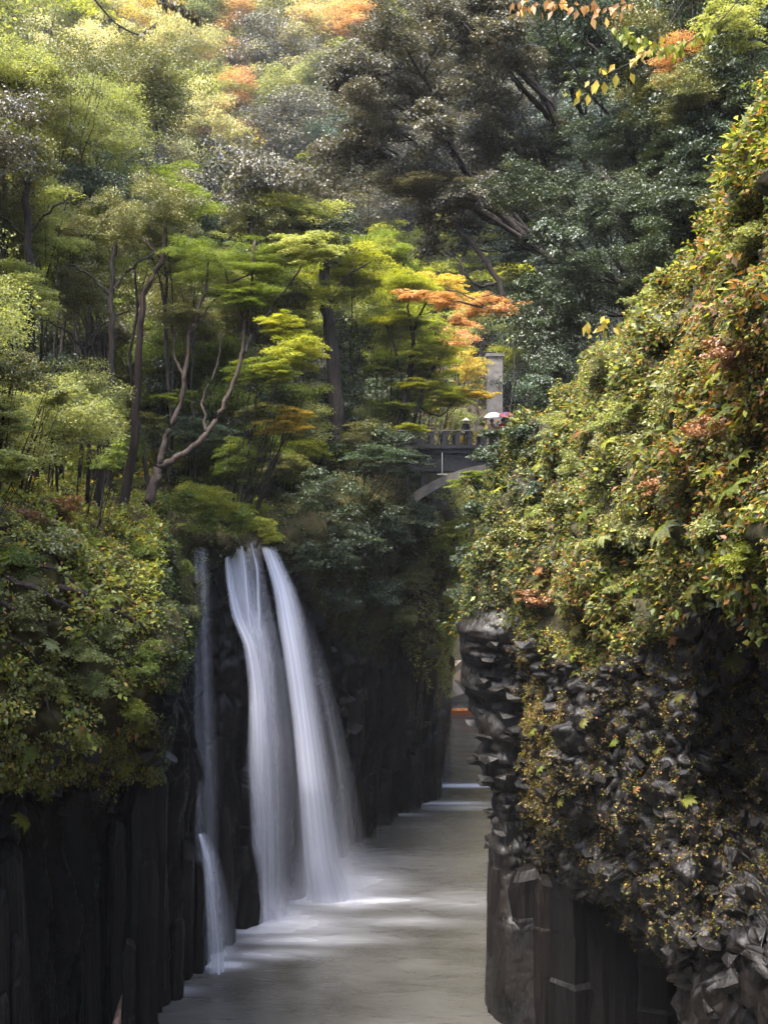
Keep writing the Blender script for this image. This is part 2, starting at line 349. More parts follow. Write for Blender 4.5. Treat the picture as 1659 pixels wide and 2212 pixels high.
LNET = [
 [P(-600, 950, 30), P(-100, 1010, 42), P(80, 1040, 46), P(260, 1060, 50), P(330, 1050, 52), P(400, 1050, 55), P(500, 1040, 58), P(600, 1040, 60), P(700, 1000, 64), P(760, 980, 67), P(850, 970, 72), P(940, 960, 80), P(1000, 1000, 112)],
 [P(-400, 1040, 24), P(0, 1090, 29), P(150, 1120, 32), P(320, 1180, 35), P(375, 1180, 39.5), P(420, 1165, 43.5), P(520, 1160, 46.5), P(600, 1165, 47.8), P(710, 1110, 52), P(800, 1080, 56), P(880, 1065, 60), P(975, 1105, 65), P(1012, 1150, 100)],
 [P(-300, 1200, 23), P(0, 1200, 26.5), P(160, 1230, 29), P(325, 1250, 32.5), P(370, 1250, 38), P(415, 1240, 43.3), P(510, 1240, 46.3), P(600, 1230, 47.8), P(715, 1230, 51.5), P(795, 1220, 55.8), P(875, 1210, 60), P(970, 1210, 65.5), P(1010, 1230, 100)],
 [P(-300, 1340, 22.5), P(0, 1340, 25), P(165, 1340, 27.5), P(340, 1340, 30.5), P(368, 1340, 36.5), P(412, 1340, 43.2), P(515, 1340, 45.6), P(612, 1340, 47.8), P(715, 1330, 51.8), P(790, 1330, 56), P(870, 1330, 60.5), P(950, 1340, 66), P(975, 1350, 100)],
 [P(-300, 1560, 22.5), P(0, 1560, 24.8), P(165, 1560, 27), P(343, 1560, 30), P(372, 1560, 37), P(412, 1560, 43), P(525, 1560, 45.2), P(620, 1560, 47.9), P(712, 1540, 52.2), P(790, 1540, 56.6), P(870, 1540, 61.2), P(920, 1540, 66.8), P(955, 1540, 100)],
 [P(-300, 1700, 24), P(-10, 1690, 28), P(105, 1700, 33), P(290, 1690, 37.8), P(372, 1700, 39.5), P(420, 1700, 42.6), P(530, 1700, 45.4), P(616, 1700, 47.9), P(705, 1660, 52.4), P(788, 1660, 57.4), P(868, 1640, 62), P(918, 1600, 67), P(955, 1600, 100)],
 rowz([(px, D) for px, D in LX], 3.2),
 rowz(LX, -2),
]
# displaced cliff faces
def build_right():
    g, n = patch(RNET, 370, 350, False)
    px, py = proj(g)
    if np.mean(n[150:300, 100:300, 1]) > 0: n = -n; fl = True
    else: fl = False
    low = np.interp(px, [980, 1100, 1200, 1300, 1450, 1500, 1660], [1290, 1320, 1400, 1420, 1330, 1265, 1290])
    veg = 1 - sstep(-30, 50, py - low + 60 * (fbm(g / 1.2, 3) - 0.5))
    veg = np.where(g[..., 1] > 39, np.where(g[..., 2] > 14, 1, 0), veg)
    wp = g + 0.3 * (fbm(g / 0.9, 5, 2) - .5)[..., None]
    d1, d2, c1 = worley(wp / np.array([0.75, 0.75, 0.85]), 11); t1 = worley.tilt
    e1, e2, c2 = worley(wp / 0.3, 23); t2 = worley.tilt
    knob = t1 * 1.0 + (c1 - 0.5) * 0.4 + t2 * 0.36 + (c2 - .5) * 0.12 - 0.25 * np.exp(-(d2 - d1) * 9) - 0.08 * np.exp(-(e2 - e1) * 8)
    lay = fbm(g * np.array([0.25, 0.25, 1.4]), 8, 4) - 0.5                  # bedded rock by the corner
    corner = 1 - sstep(1080, 1170, px)
    colm = sstep(1850, 1900, py) * (1 - sstep(1190, 1230, px))              # smooth basalt column at the foot
    deep = sstep(0, 40, py - np.interp(px, [1180, 1300, 1440, 1480, 1500], [1870, 1955, 2060, 2100, 3000]))
    disp = knob * (1 - corner * 0.85) * (1 - 0.85 * colm) + lay * corner * 1.1 * (1 - colm) + (fbm(g / 3.0, 2) - 0.5) * 0.9
    disp = disp * (1 - 0.45 * veg) * (1 - 0.7 * deep) + veg * ((fbm(g / 2.4, 61, 3) - 0.5) * 1.9 + (fbm(g / 0.9, 63, 2) - 0.5) * 1.1 - 0.2)
    g2 = g + n * disp[..., None]
    n2 = patch_normals(g2, fl)
    me = patch_mesh('right_cliff', g2, M_rock_w, veg, fl)
    o = link(bpy.data.objects.new('cliff', me)); tag(o, kind='structure')
    return o, g2, n, n2, veg
def build_left():
    g, n = patch(LNET, 520, 270, False)
    fl = False
    if np.mean(n[100:250, 50:200, 1]) > 0: n = -n; fl = True
    px, py = proj(g)
    low = np.interp(px, [-300, 0, 200, 345, 350, 410, 440, 560, 640, 700, 780, 870, 920, 960, 1000],
                    [1640, 1640, 1640, 1660, 1460, 1420, 1185, 1170, 1230, 1330, 1400, 1380, 1470, 1480, 1480])
    veg = 1 - sstep(-30, 40, py - low + np.where(px < 346, 240, 90) * (fbm(g / 1.6, 3) - 0.5))
    # vertical basalt columns, knobbly rock above
    d1, d2, c1 = worley(np.stack([g[..., 0] / 1.05, g[..., 1] / 1.05, g[..., 2] / 16 + 0.6 * fbm(g / 3, 9)], -1), 31)
    e1, e2, c2 = worley(g / np.array([0.8, 0.8, 0.7]), 41); t2 = worley.tilt
    near = (px < 346) & (py < 1700)
    knobw = np.where(near, 1.0, sstep(1, 0, sstep(6, 10, g[..., 2])) * 0 + sstep(7, 11, g[..., 2]) * 0.6)
    crease = np.minimum(d2 - d1, 0.35)
    disp = (1 - knobw) * (crease * 0.9 + (c1 - 0.5) * 0.7) + knobw * (t2 * 0.9 + (c2 - 0.5) * 0.35 - 0.2 * np.exp(-(e2 - e1) * 9)) + (fbm(g / 2.6, 12) - 0.5) * 0.9
    disp = disp * (1 - 0.4 * veg) + veg * (fbm(g / 2.4, 62, 3) - 0.5) * 2.4
    g2 = g + n * disp[..., None]; n2 = patch_normals(g2, fl)
    me = patch_mesh('left_cliff', g2, M_rock, veg, fl)
    o = link(bpy.data.objects.new('cliff', me)); tag(o, kind='structure')
    return o, g2, n, n2, veg
right_cliff, RG, RN0, RN, RV = build_right()
left_cliff, LG, LN0, LN, LV = build_left()

# ------------------------------------------------------------------ terrain behind the cliffs
LL = np.array([p[:2] for p in LNET[1]] ); RL = np.array([p[:2] for p in RNET[1]])
LZ = np.array([p[2] for p in LNET[1]]); RZ = np.array([p[2] for p in RNET[1]])
def polydist(x, y, pl, z):
    best = np.full(x.shape, 1e9); zb = np.zeros(x.shape)
    for i in range(len(pl) - 1):
        a, b = pl[i], pl[i + 1]; ab = b - a; t = np.clip(((x - a[0]) * ab[0] + (y - a[1]) * ab[1]) / (ab @ ab), 0, 1)
        d = np.hypot(x - a[0] - t * ab[0], y - a[1] - t * ab[1]); m = d < best
        best = np.where(m, d, best); zb = np.where(m, z[i] * (1 - t) + z[i + 1] * t, zb)
    return best, zb
LLe = np.concatenate([[LL[0] + np.array([-6., -30.])], LL, [np.array([12., 104.])]]); LZe = np.concatenate([[LZ[0]], LZ, [14.]])
RLe = np.concatenate([[np.array([22., 108.])], RL, [np.array([11., -40.])]]); RZe = np.concatenate([[16.], RZ, [RZ[-1]]])
def side(x, y, pl):
    xb = np.interp(y, pl[np.argsort(pl[:, 1]), 1], pl[np.argsort(pl[:, 1]), 0]); return x - xb
def ground_full(x, y):
    x = np.asarray(x, float); y = np.asarray(y, float)
    dl, zl = polydist(x, y, LLe, LZe); dr, zr = polydist(x, y, RLe, RZe)
    sl = -side(x, y, LLe); sr = side(x, y, RLe)
    hl = zl - 0.6 + 4.0 * sstep(1, 14, dl) + np.maximum(dl - 13, 0) * 0.8
    hr = zr - 0.8 + np.minimum(dr, 90) * 0.95
    bed = np.full(x.shape, -2.0)
    h = np.where((sl > 0) & (dl > 5), hl, bed); h = np.where((sr > 0) & (dr > 6), hr, h)
    hb = -1 + np.maximum(y - 97 + 0.35 * (12 - x) * 0, 0) * 0.45 + np.maximum(y - 112, 0) * 0.8       # far hillside closing the valley
    h = np.minimum(np.maximum(h, np.where(y > 95, hb, -2)), 165)
    return h + np.where(h > 0, 0.8 * (fbm(np.stack([x / 6, y / 6, 0 * x], -1), 77, 3) - 0.5), 0)
GX0, GY0 = -220, -40
_gx, _gy = np.meshgrid(np.arange(GX0, 221.), np.arange(GY0, 480.)); GH = ground_full(_gx, _gy)
def ground_h(x, y):
    fx, fy = min(max(x - GX0, 0), 438.9), min(max(y - GY0, 0), 517.9); i, j = int(fx), int(fy); a, b = fx - i, fy - j
    return (GH[j, i] * (1 - a) + GH[j, i + 1] * a) * (1 - b) + (GH[j + 1, i] * (1 - a) + GH[j + 1, i + 1] * a) * b
def build_ground():
    xs = np.concatenate([np.linspace(-300, -60, 30), np.arange(-58, 60, 1.0), np.linspace(62, 300, 30)])
    ys = np.concatenate([np.linspace(-120, 0, 20), np.arange(1, 130, 1.0), np.linspace(132, 420, 60)])
    X, Y = np.meshgrid(xs, ys); Z = ground_full(X, Y); g = np.stack([X, Y, Z], -1)
    nv, nu = X.shape; idx = np.arange(nv * nu).reshape(nv, nu)
    Fc = np.stack([idx[:-1, :-1].ravel(), idx[:-1, 1:].ravel(), idx[1:, 1:].ravel(), idx[1:, :-1].ravel()], 1)
    o = link(bpy.data.objects.new('ground', fast_mesh('ground', g.reshape(-1, 3), Fc, M_ground, smooth=True))); tag(o, kind='structure')
build_ground()

# ------------------------------------------------------------------ river
def river_material():
    m, nt, N, L = newmat('silty_river')
    tc = N('ShaderNodeTexCoord'); mp = N('ShaderNodeMapping'); mp.inputs['Scale'].default_value = (0.4, 1.1, 1); mp.inputs['Rotation'].default_value = (0, 0, R(8)); L(tc.outputs['Object'], mp.inputs[0])
    n = N('ShaderNodeTexNoise'); n.inputs['Scale'].default_value = 1.0; n.inputs['Detail'].default_value = 4; n.inputs['Roughness'].default_value = 0.5; n.inputs['Distortion'].default_value = 0.7; L(mp.outputs[0], n.inputs[0])
    mp2 = N('ShaderNodeMapping'); mp2.inputs['Scale'].default_value = (0.16, 0.26, 1); L(tc.outputs['Object'], mp2.inputs[0])
    n2 = N('ShaderNodeTexNoise'); n2.inputs['Scale'].default_value = 1.0; n2.inputs['Detail'].default_value = 4; L(mp2.outputs[0], n2.inputs[0])
    at = N('ShaderNodeAttribute'); at.attribute_name = 'foam'
    cr = N('ShaderNodeValToRGB'); e = cr.color_ramp.elements; e[0].position = 0.3; e[1].position = 0.7; e[0].color = (0.022, 0.021, 0.0165, 1); e[1].color = (0.07, 0.068, 0.063, 1); L(n2.outputs[0], cr.inputs[0])
    # foam breaks up with the ripples
    sb = N('ShaderNodeMapRange'); sb.inputs['From Min'].default_value = 0.32; sb.inputs['From Max'].default_value = 0.62; sb.inputs['To Min'].default_value = 0.6; sb.inputs['To Max'].default_value = 1.0; L(n.outputs[0], sb.inputs[0])
    fm = N('ShaderNodeMath'); fm.operation = 'MULTIPLY'; L(at.outputs['Fac'], fm.inputs[0]); L(sb.outputs[0], fm.inputs[1])
    mx = N('ShaderNodeMix'); mx.data_type = 'RGBA'; L(fm.outputs[0], mx.inputs[0]); L(cr.outputs[0], mx.inputs[6]); mx.inputs[7].default_value = (0.6, 0.61, 0.66, 1)
    b = N('ShaderNodeBsdfPrincipled'); L(mx.outputs[2], b.inputs['Base Color']); b.inputs['IOR'].default_value = 1.33
    mr = N('ShaderNodeMapRange'); mr.inputs['To Min'].default_value = 0.12; mr.inputs['To Max'].default_value = 0.6; L(fm.outputs[0], mr.inputs[0]); L(mr.outputs[0], b.inputs['Roughness'])
    bp = N('ShaderNodeBump'); bp.inputs['Strength'].default_value = 0.5; bp.inputs['Distance'].default_value = 0.22; L(n.outputs[0], bp.inputs['Height']); L(bp.outputs[0], b.inputs['Normal'])
    o = N('ShaderNodeOutputMaterial'); L(b.outputs[0], o.inputs[0]); return m
def build_river():
    xs = np.arange(-16, 30, 0.25); ys = np.concatenate([np.arange(-40, 30, 2.0), np.arange(30, 75, 0.2), np.arange(75, 112, 0.5)])
    X, Y = np.meshgrid(xs, ys); foam = np.zeros_like(X)
    def spot(px, py, rx, ry, a, pw=2):
        nonlocal foam
        D = CAMZ * F / (py - 1106); c = (px - 829.5) / F * D
        q = ((X - c) / rx) ** 2 + ((Y - D) / ry) ** 2
        foam = np.maximum(foam, a * np.exp(-q * pw / 2))
    spot(580, 1985, 1.9, 1.2, 0.95); spot(700, 1940, 2.6, 1.1, 1.0); spot(740, 1905, 2.6, 1.6, .7); spot(765, 1944, 2.6, .45, 1.0); spot(640, 2030, 3.0, .5, .5); spot(560, 2060, 2.2, .5, .4); spot(850, 1990, 3.0, .6, .22); spot(600, 1995, 2.8, 1.0, .6); spot(760, 1942, 1.4, 0.35, 0.9); spot(700, 1900, 1.6, 1.2, 0.7)
    spot(560, 2010, 2.2, 0.5, 0.6); spot(480, 2085, 0.9, 0.35, 0.9); spot(470, 2060, 0.8, 0.7, 0.6); spot(620, 2000, 3.5, 1.6, 0.3)
    spot(380, 2140, 0.8, 0.4, 0.3); spot(1000, 1697, 2.8, 0.45, 0.95); spot(960, 1735, 2.2, 0.4, 0.6); spot(840, 1760, 1.6, 0.3, 0.5); spot(1000, 1745, 2.5, 0.5, 0.3)
    spot(800, 1860, 2.5, 2.0, 0.18); spot(1000, 1950, 2.5, 1.5, 0.15)
    nv, nu = X.shape; idx = np.arange(nv * nu).reshape(nv, nu)
    Fc = np.stack([idx[:-1, :-1].ravel(), idx[:-1, 1:].ravel(), idx[1:, 1:].ravel(), idx[1:, :-1].ravel()], 1)
    g = np.stack([X, Y, 0 * X], -1).reshape(-1, 3)
    o = link(bpy.data.objects.new('river_water', fast_mesh('river_water', g, Fc, river_material(), {'foam': ('POINT', foam.ravel())}, True))); tag(o, kind='structure')
build_river()

# ------------------------------------------------------------------ ground cover on the cliffs
def cover(name, g, n, w, count, L, palfn, mat, thick=0.5, cl=0.7, parent=None, label=None, seed=1, Wf=0.34, gaps=0.0):
    r = np.random.default_rng(seed)
    if gaps: w = w * (fbm(g / 0.9, seed + 31, 3) > gaps)
    p, nn = scatter_on(g, n, w, count // 7, r)
    # small tufts of seven leaves
    k = 7; cn = fbm(p / cl, seed + 5, 3); off = np.clip((cn - 0.35) * 2.2, 0, 1) * thick * r.uniform(0.3, 1, len(p))
    p = p + nn * off[:, None]
    tint = fbm(p / 1.1, seed + 9, 3); px, py = proj(p)
    pr = np.repeat(p, k, 0) + r.normal(size=(len(p) * k, 3)) * L * 0.7
    nr = np.repeat(nn, k, 0)
    d = norm(nr * 0.7 + r.normal(size=pr.shape) * 0.75 + np.array([0, 0, -0.45]))
    ln = norm(nr * 0.45 + np.array([0, 0, 0.8]) + r.normal(size=pr.shape) * 0.45)
    col = palfn(np.repeat(px, k), np.repeat(py, k), np.repeat(tint, k), r)
    LL_ = L * np.repeat(r.uniform(0.55, 1.5, len(p)), k) * r.uniform(0.75, 1.2, len(pr))
    me = leaf_mesh(name, pr, d, ln, LL_, LL_ * Wf, col, mat)
    o = link(bpy.data.objects.new(name, me)); tag(o, label, 'ground cover', None, 'stuff')
    return o
def mixcols(sel, pals, tint, r, jit=0.28):
    out = np.zeros((len(sel), 3))
    for i, nm in enumerate(pals):
        m = sel == i
        if m.any(): out[m] = pal(PALS[nm], np.clip(0.15 + tint[m] * 0.6 + r.normal(size=m.sum()) * 0.22, 0, 1), jit, r)
    return out
def pick(weights, r):
    w = np.stack(weights, 1); w = np.maximum(w, 0); c = np.cumsum(w / w.sum(1, keepdims=True), 1)
    return (r.random(len(w))[:, None] > c).sum(1)
def g2(px, py, cx, cy_, rx, ry): return np.exp(-((px - cx) / rx) ** 2 - ((py - cy_) / ry) ** 2)
def pal_right(px, py, t, r):
    rust = 0.28 + 1.2 * g2(px, py, 1590, 800, 130, 260) + 0.9 * g2(px, py, 1480, 1080, 90, 100) + g2(px, py, 1190, 1270, 50, 80) * 1.2
    pale = 0.5 + 1.3 * g2(px, py, 1330, 950, 200, 220) + 0.6 * g2(px, py, 1420, 720, 120, 120)
    lime = 0.15 + 0.8 * g2(px, py, 1620, 1210, 80, 70) + 0.7 * g2(px, py, 1160, 1480, 60, 200) + 0.5 * g2(px, py, 1580, 350, 100, 120)
    dark = 0.55 + 2.8 * (1 - sstep(1080, 1260, px)) * sstep(860, 960, py)
    olive = 0.65 + 0 * px; gold = 0.16 + 0.4 * g2(px, py, 1200, 1350, 80, 120)
    return mixcols(pick([rust, pale, lime, dark, olive, gold, 0.2 + 0 * px, 0.5 + 0 * px], r), ['rust', 'pale', 'lime', 'evergreen', 'olive', 'gold', 'tan', 'maple'], t, r)
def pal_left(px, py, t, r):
    near = 1 - sstep(335, 350, px)  # near cliff lacks sun, so lime and pale leaf colours brighten it
    edge = sstep(885, 945, px + 0.12 * (py - 1200))  # far corner: yellow and straw leaf colours imitate sunlight it does not get
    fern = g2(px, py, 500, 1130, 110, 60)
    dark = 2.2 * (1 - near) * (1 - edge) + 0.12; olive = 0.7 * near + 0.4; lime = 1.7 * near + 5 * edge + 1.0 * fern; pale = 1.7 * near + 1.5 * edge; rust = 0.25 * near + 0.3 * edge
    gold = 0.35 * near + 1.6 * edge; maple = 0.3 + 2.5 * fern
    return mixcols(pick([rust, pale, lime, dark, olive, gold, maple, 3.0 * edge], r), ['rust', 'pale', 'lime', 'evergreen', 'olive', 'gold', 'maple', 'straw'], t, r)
def in_view(g, m=60):
    px, py = proj(g); return ((px > -m) & (px < 1659 + m) & (py > -m) & (py < 2212 + m) & (g[..., 1] > 3)).astype(float)
rpx, rpy = proj(RG); lpx, lpy = proj(LG)
back = (RG[..., 1] < 45)
wR = RV * in_view(RG) * back
cover('cliff_plants', RG, RN0, wR, 200000, 0.085, pal_right, M_leafs, 0.6, 0.8, seed=3, gaps=0.47, label='dense mixed green and rust plants covering the tall right cliff')
cover('large_leaved_plants', RG, RN0, wR, 52000, 0.15, pal_right, M_leafs, 0.8, 1.3, seed=13, gaps=0.55, label='larger leaved plants in clumps among the cover of the right cliff', Wf=0.3)
# sparse tufts on the knobbly rock
strip = g2(rpx, rpy, 1165, 1500, 40, 230)
wR2 = (1 - RV) * in_view(RG) * back * (strip * 1.5 + 0.3 * (rpx > 1120) * (rpy < np.interp(rpx, [1180, 1300, 1480, 1660], [1800, 1950, 2050, 2000])) * (RN[..., 2] > -0.3)) * (fbm(RG / 0.8, 50, 3) > 0.42)
cover('rock_plants', RG, RN, wR2, 60000, 0.065, lambda px, py, t, r: mixcols(pick([0.6 + 0 * px, 0.3 + 0 * px, 0.12 + 0 * px, 0.25 + 0 * px, 1.1 + 0 * px], r), ['olive', 'rust', 'gold', 'maple', 'tan'], t, r, .35), M_leafs, 0.12, 0.5, seed=4, label='small tufts dotted over the bare dark rock of the right cliff')
wL = LV * in_view(LG) * np.where(lpx < 346, 1.5 * (fbm(LG / 1.3, 71, 3) > 0.38), 0.8)
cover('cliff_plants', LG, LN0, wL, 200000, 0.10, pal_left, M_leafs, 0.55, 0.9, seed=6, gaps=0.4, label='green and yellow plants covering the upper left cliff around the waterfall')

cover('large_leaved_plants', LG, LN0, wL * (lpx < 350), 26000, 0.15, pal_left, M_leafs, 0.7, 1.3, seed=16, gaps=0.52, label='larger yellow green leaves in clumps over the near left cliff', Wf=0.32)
# ------------------------------------------------------------------ trees
TREES = []
def bank(x, y, z):
    best = None
    for k in range(0, 40):
        for sx in (1, -1):
            for dy in (0, 1, 2):
                X, Y = x + sx * k * 0.5, y + dy * k * 0.25; h = float(ground_h(X, Y))
                if h > 3 and h < z - 0.4:
                    return np.array([X, Y, h - 0.2])
    return np.array([x, y, z - 3])
def place(px, py, D0, h):
    D = D0
    while D < 340:
        c = P(px, py, D)
        if c[2] - float(ground_h(c[0], c[1])) < h and float(ground_h(c[0], c[1])) > 3: break
        D += 1.0
    return c, D
def wob(a, b, n, amp, r):
    a = np.asarray(a, float); b = np.asarray(b, float); t = np.linspace(0, 1, n)[:, None]
    off = r.normal(size=(1, 3)) * amp * np.sin(t * math.pi) + r.normal(size=(n, 3)) * amp * 0.22; off[0] = 0; off[-1] = 0
    return a * (1 - t) + b * t + off
def make_tree(center, Rx, sp, form='round', Rz=None, base=None, bark=None, name=None, tr=None, fine=False, limbs=7, group=None, seed=None, cat='tree'):
    """crown centre in world; trunk rises from the ground to it"""
    r = np.random.default_rng(len(TREES) * 13 + 3 if seed is None else seed)
    c = np.asarray(center, float); Rz = Rz or Rx * 0.85
    if base is None:
        bx, by = c[0] + r.normal() * Rx * 0.2, c[1] + abs(r.normal()) * Rx * 0.2
        base = bank(bx, by, c[2])
    base = np.asarray(base, float)
    if base[2] > c[2] - Rz * 0.5: base[2] = min(base[2], c[2] - Rz * 0.5)
    nm = name or {'evergreen': 'evergreen_tree', 'blue': 'evergreen_tree', 'grey': 'broadleaf_tree', 'maple': 'maple_tree', 'lime': 'maple_tree', 'gold': 'autumn_tree', 'orange': 'autumn_tree', 'rust': 'autumn_tree', 'straw': 'broadleaf_tree', 'olive': 'broadleaf_tree', 'pale': 'broadleaf_tree'}[sp]
    e = empty(nm, base, None, cat, group)
    H = c[2] - base[2]; tr = tr or float(np.clip(0.008 * H, 0.04, 0.13)) * r.uniform(0.7, 1.2)
    mb = MB(); top = c + np.array([0, 0, Rz * 0.5]) - base
    tp = wob((0, 0, 0), top, 9, H * 0.035, r); mb.tube(tp, np.linspace(tr, tr * 0.25, 9), 7)
    for k in range(limbs):
        i = r.integers(3, 8); s = tp[i]; q = c - base + norm(r.normal(size=3)) * np.array([Rx, Rx, Rz]) * r.uniform(0.6, 0.95)
        q[2] = max(q[2], s[2] + 0.2)
        w = tr * (0.5 - 0.04 * i); lp = wob(s, q, 6, 0.12 * Rx, r); mb.tube(lp, np.linspace(w, w * 0.2, 6), 5, False)
        for _ in range(2):
            j = r.integers(2, 5); q2 = lp[j] + norm(r.normal(size=3)) * Rx * 0.45; mb.tube(wob(lp[j], q2, 4, 0.05 * Rx, r), np.linspace(w * 0.45, w * 0.12, 4), 4, False)
    mb.build('trunk', bark or M_bark, e, True)
    o = bpy.data.objects.new('crown', crown_mesh(sp, form, fine, Rx, c[1])); o.location = Vector(c - base); o.scale = (Rx, Rx, Rz); o.rotation_euler = (0, 0, r.uniform(0, 6.28)); link(o, e)
    TREES.append(dict(e=e, c=c, sp=sp, R=Rx)); return e
def pxr(px_r, D): return px_r / F * D
# hand placed trees: px, py, D, radius in picture units, species, form, vertical ratio
HT = [
 # left bank, near
 (60, 130, 34, 170, 'olive', 'round', .9), (-30, 330, 32, 180, 'grey', 'round', .9), (150, 250, 40, 150, 'pale', 'round', .9), (330, 230, 55, 150, 'olive', 'round', .8),
 (60, 480, 36, 130, 'pale', 'tier', .8), (200, 420, 44, 130, 'blue', 'round', .8), (340, 440, 50, 110, 'maple', 'tier', .7), (-10, 640, 30, 120, 'pale', 'tier', .7), (180, 560, 46, 120, 'maple', 'tier', .8),
 (110, 620, 52, 130, 'olive', 'round', 1), (30, 760, 42, 120, 'blue', 'round', 1), (260, 660, 60, 120, 'olive', 'round', 1), (420, 560, 46, 110, 'pale', 'tier', .6), (480, 480, 58, 120, 'blue', 'round', .8),
 (160, 820, 56, 110, 'olive', 'round', 1), (310, 820, 62, 100, 'maple', 'tier', .9), (620, 480, 50, 120, 'pale', 'tier', .5), (560, 600, 52, 100, 'maple', 'tier', .7),
 (650, 640, 48, 85, 'lime', 'tier', .7), (640, 760, 46, 70, 'lime', 'tier', .8), (560, 800, 45, 60, 'maple', 'tier', .6), (480, 720, 60, 110, 'maple', 'tier', .8), (760, 590, 60, 110, 'lime', 'tier', .8),
 (625, 905, 46, 48, 'gold', 'tier', .6), (550, 885, 47, 42, 'olive', 'tier', .6), (585, 925, 46, 34, 'gold', 'round', .5), (520, 985, 47, 58, 'maple', 'tier', .9), (610, 1000, 50, 55, 'olive', 'tier', .7), (420, 940, 50, 80, 'blue', 'tier', .6),
 (10, 900, 28, 80, 'pale', 'tier', .9), (20, 1010, 25, 55, 'pale', 'tier', .8),
 (850, 965, 58, 55, 'evergreen', 'round', .8), (795, 930, 59, 60, 'olive', 'round', .7), (890, 925, 59, 34, 'lime', 'tier', .6), (1120, 990, 58, 45, 'evergreen', 'round', .9), (1100, 1040, 57, 45, 'olive', 'round', .8), (1030, 1035, 58, 26, 'maple', 'round', .8), (690, 960, 59, 60, 'evergreen', 'round', .8), (620, 970, 57, 50, 'olive', 'tier', .8),
 (50, 650, 29, 95, 'pale', 'round', .9), (40, 800, 29, 80, 'olive', 'round', .9), (105, 850, 31, 55, 'pale', 'round', .8), (235, 985, 32.5, 42, 'maple', 'round', .8),
 # centre
 (760, 760, 66, 90, 'evergreen', 'round', 1.2), (860, 700, 68, 90, 'lime', 'tier', .8), (920, 800, 66, 70, 'lime', 'tier', .9), (980, 850, 68, 50, 'lime', 'tier', .7), (850, 870, 70, 70, 'maple', 'tier', .7), (960, 620, 90, 70, 'gold', 'tier', .6),
 (810, 990, 54, 75, 'blue', 'tier', .5), (700, 1060, 53, 85, 'evergreen', 'round', .7), (880, 1000, 57, 55, 'evergreen', 'round', .6), (730, 1150, 51.5, 75, 'evergreen', 'round', .7), (860, 1120, 58, 70, 'evergreen', 'round', .7),
 (590, 290, 80, 150, 'grey', 'round', .8), (720, 300, 75, 130, 'blue', 'round', .8), (820, 220, 80, 130, 'grey', 'round', .8), (700, 430, 66, 120, 'grey', 'round', .7), (860, 420, 60, 150, 'grey', 'round', .7), (960, 300, 58, 140, 'grey', 'round', .8),
 (950, 120, 56, 140, 'grey', 'round', .9), (1060, 220, 50, 130, 'grey', 'round', .8), (1070, 60, 48, 130, 'grey', 'round', .9), (720, 130, 100, 90, 'grey', 'round', .8), (1010, 460, 52, 100, 'grey', 'tier', .6),
 (820, 560, 62, 90, 'maple', 'tier', .7), (1110, 590, 60, 70, 'lime', 'tier', .5),
 (1000, 730, 85, 60, 'orange', 'round', .8), (1040, 690, 95, 60, 'pale', 'round', .9), (940, 720, 75, 70, 'lime', 'round', .8), (870, 640, 80, 75, 'lime', 'round', .7), (1010, 790, 80, 50, 'gold', 'round', .8), (830, 780, 72, 60, 'lime', 'round', .8), (920, 860, 72, 60, 'lime', 'round', .7), (1000, 900, 74, 50, 'pale', 'round', .7),
 (1000, 1090, 90, 45, 'pale', 'round', 1), (1030, 1150, 95, 40, 'olive', 'round', 1), (990, 1160, 100, 40, 'lime', 'round', 1),
 # right bank
 (1150, 330, 44, 110, 'blue', 'round', .8), (1120, 430, 42, 110, 'blue', 'tier', .6), (1240, 180, 36, 110, 'pale', 'round', .9), (1200, 80, 34, 100, 'olive', 'round', .8), (1330, 90, 30, 120, 'maple', 'round', .9), (1450, 60, 28, 120, 'olive', 'round', .9),
 (1300, 280, 38, 120, 'evergreen', 'round', .9), (1430, 250, 34, 120, 'evergreen', 'round', 1), (1560, 200, 36, 120, 'evergreen', 'round', 1), (1500, 380, 36, 110, 'evergreen', 'round', 1), (1240, 430, 42, 110, 'evergreen', 'round', .8), (1370, 430, 38, 110, 'evergreen', 'round', .8),
 (1200, 560, 44, 110, 'evergreen', 'round', .8), (1320, 540, 40, 110, 'blue', 'round', .8), (1440, 500, 36, 90, 'blue', 'round', .8), (1170, 700, 45, 100, 'evergreen', 'round', .9), (1260, 660, 42, 90, 'evergreen', 'round', .8), (1172, 810, 43, 72, 'evergreen', 'round', 1.1), (1180, 850, 42, 70, 'blue', 'round', .9),
 (1080, 960, 42, 50, 'evergreen', 'tier', .7), (1010, 1030, 43, 42, 'maple', 'tier', .5), (1560, 60, 40, 90, 'evergreen', 'round', 1), (1640, 330, 30, 60, 'evergreen', 'round', 1.2),
]
for (px, py, D, rr, sp, form, vr) in HT:
    c, D2 = place(px, py, D, 24) if py < 700 else (P(px, py, D), D)
    Rr = pxr(rr, min(D2, D * 1.6)); make_tree(c, Rr, sp, form, Rr * vr, fine=(rr > 100 and D2 < 62), bark=M_barkr if sp == 'evergreen' else None)
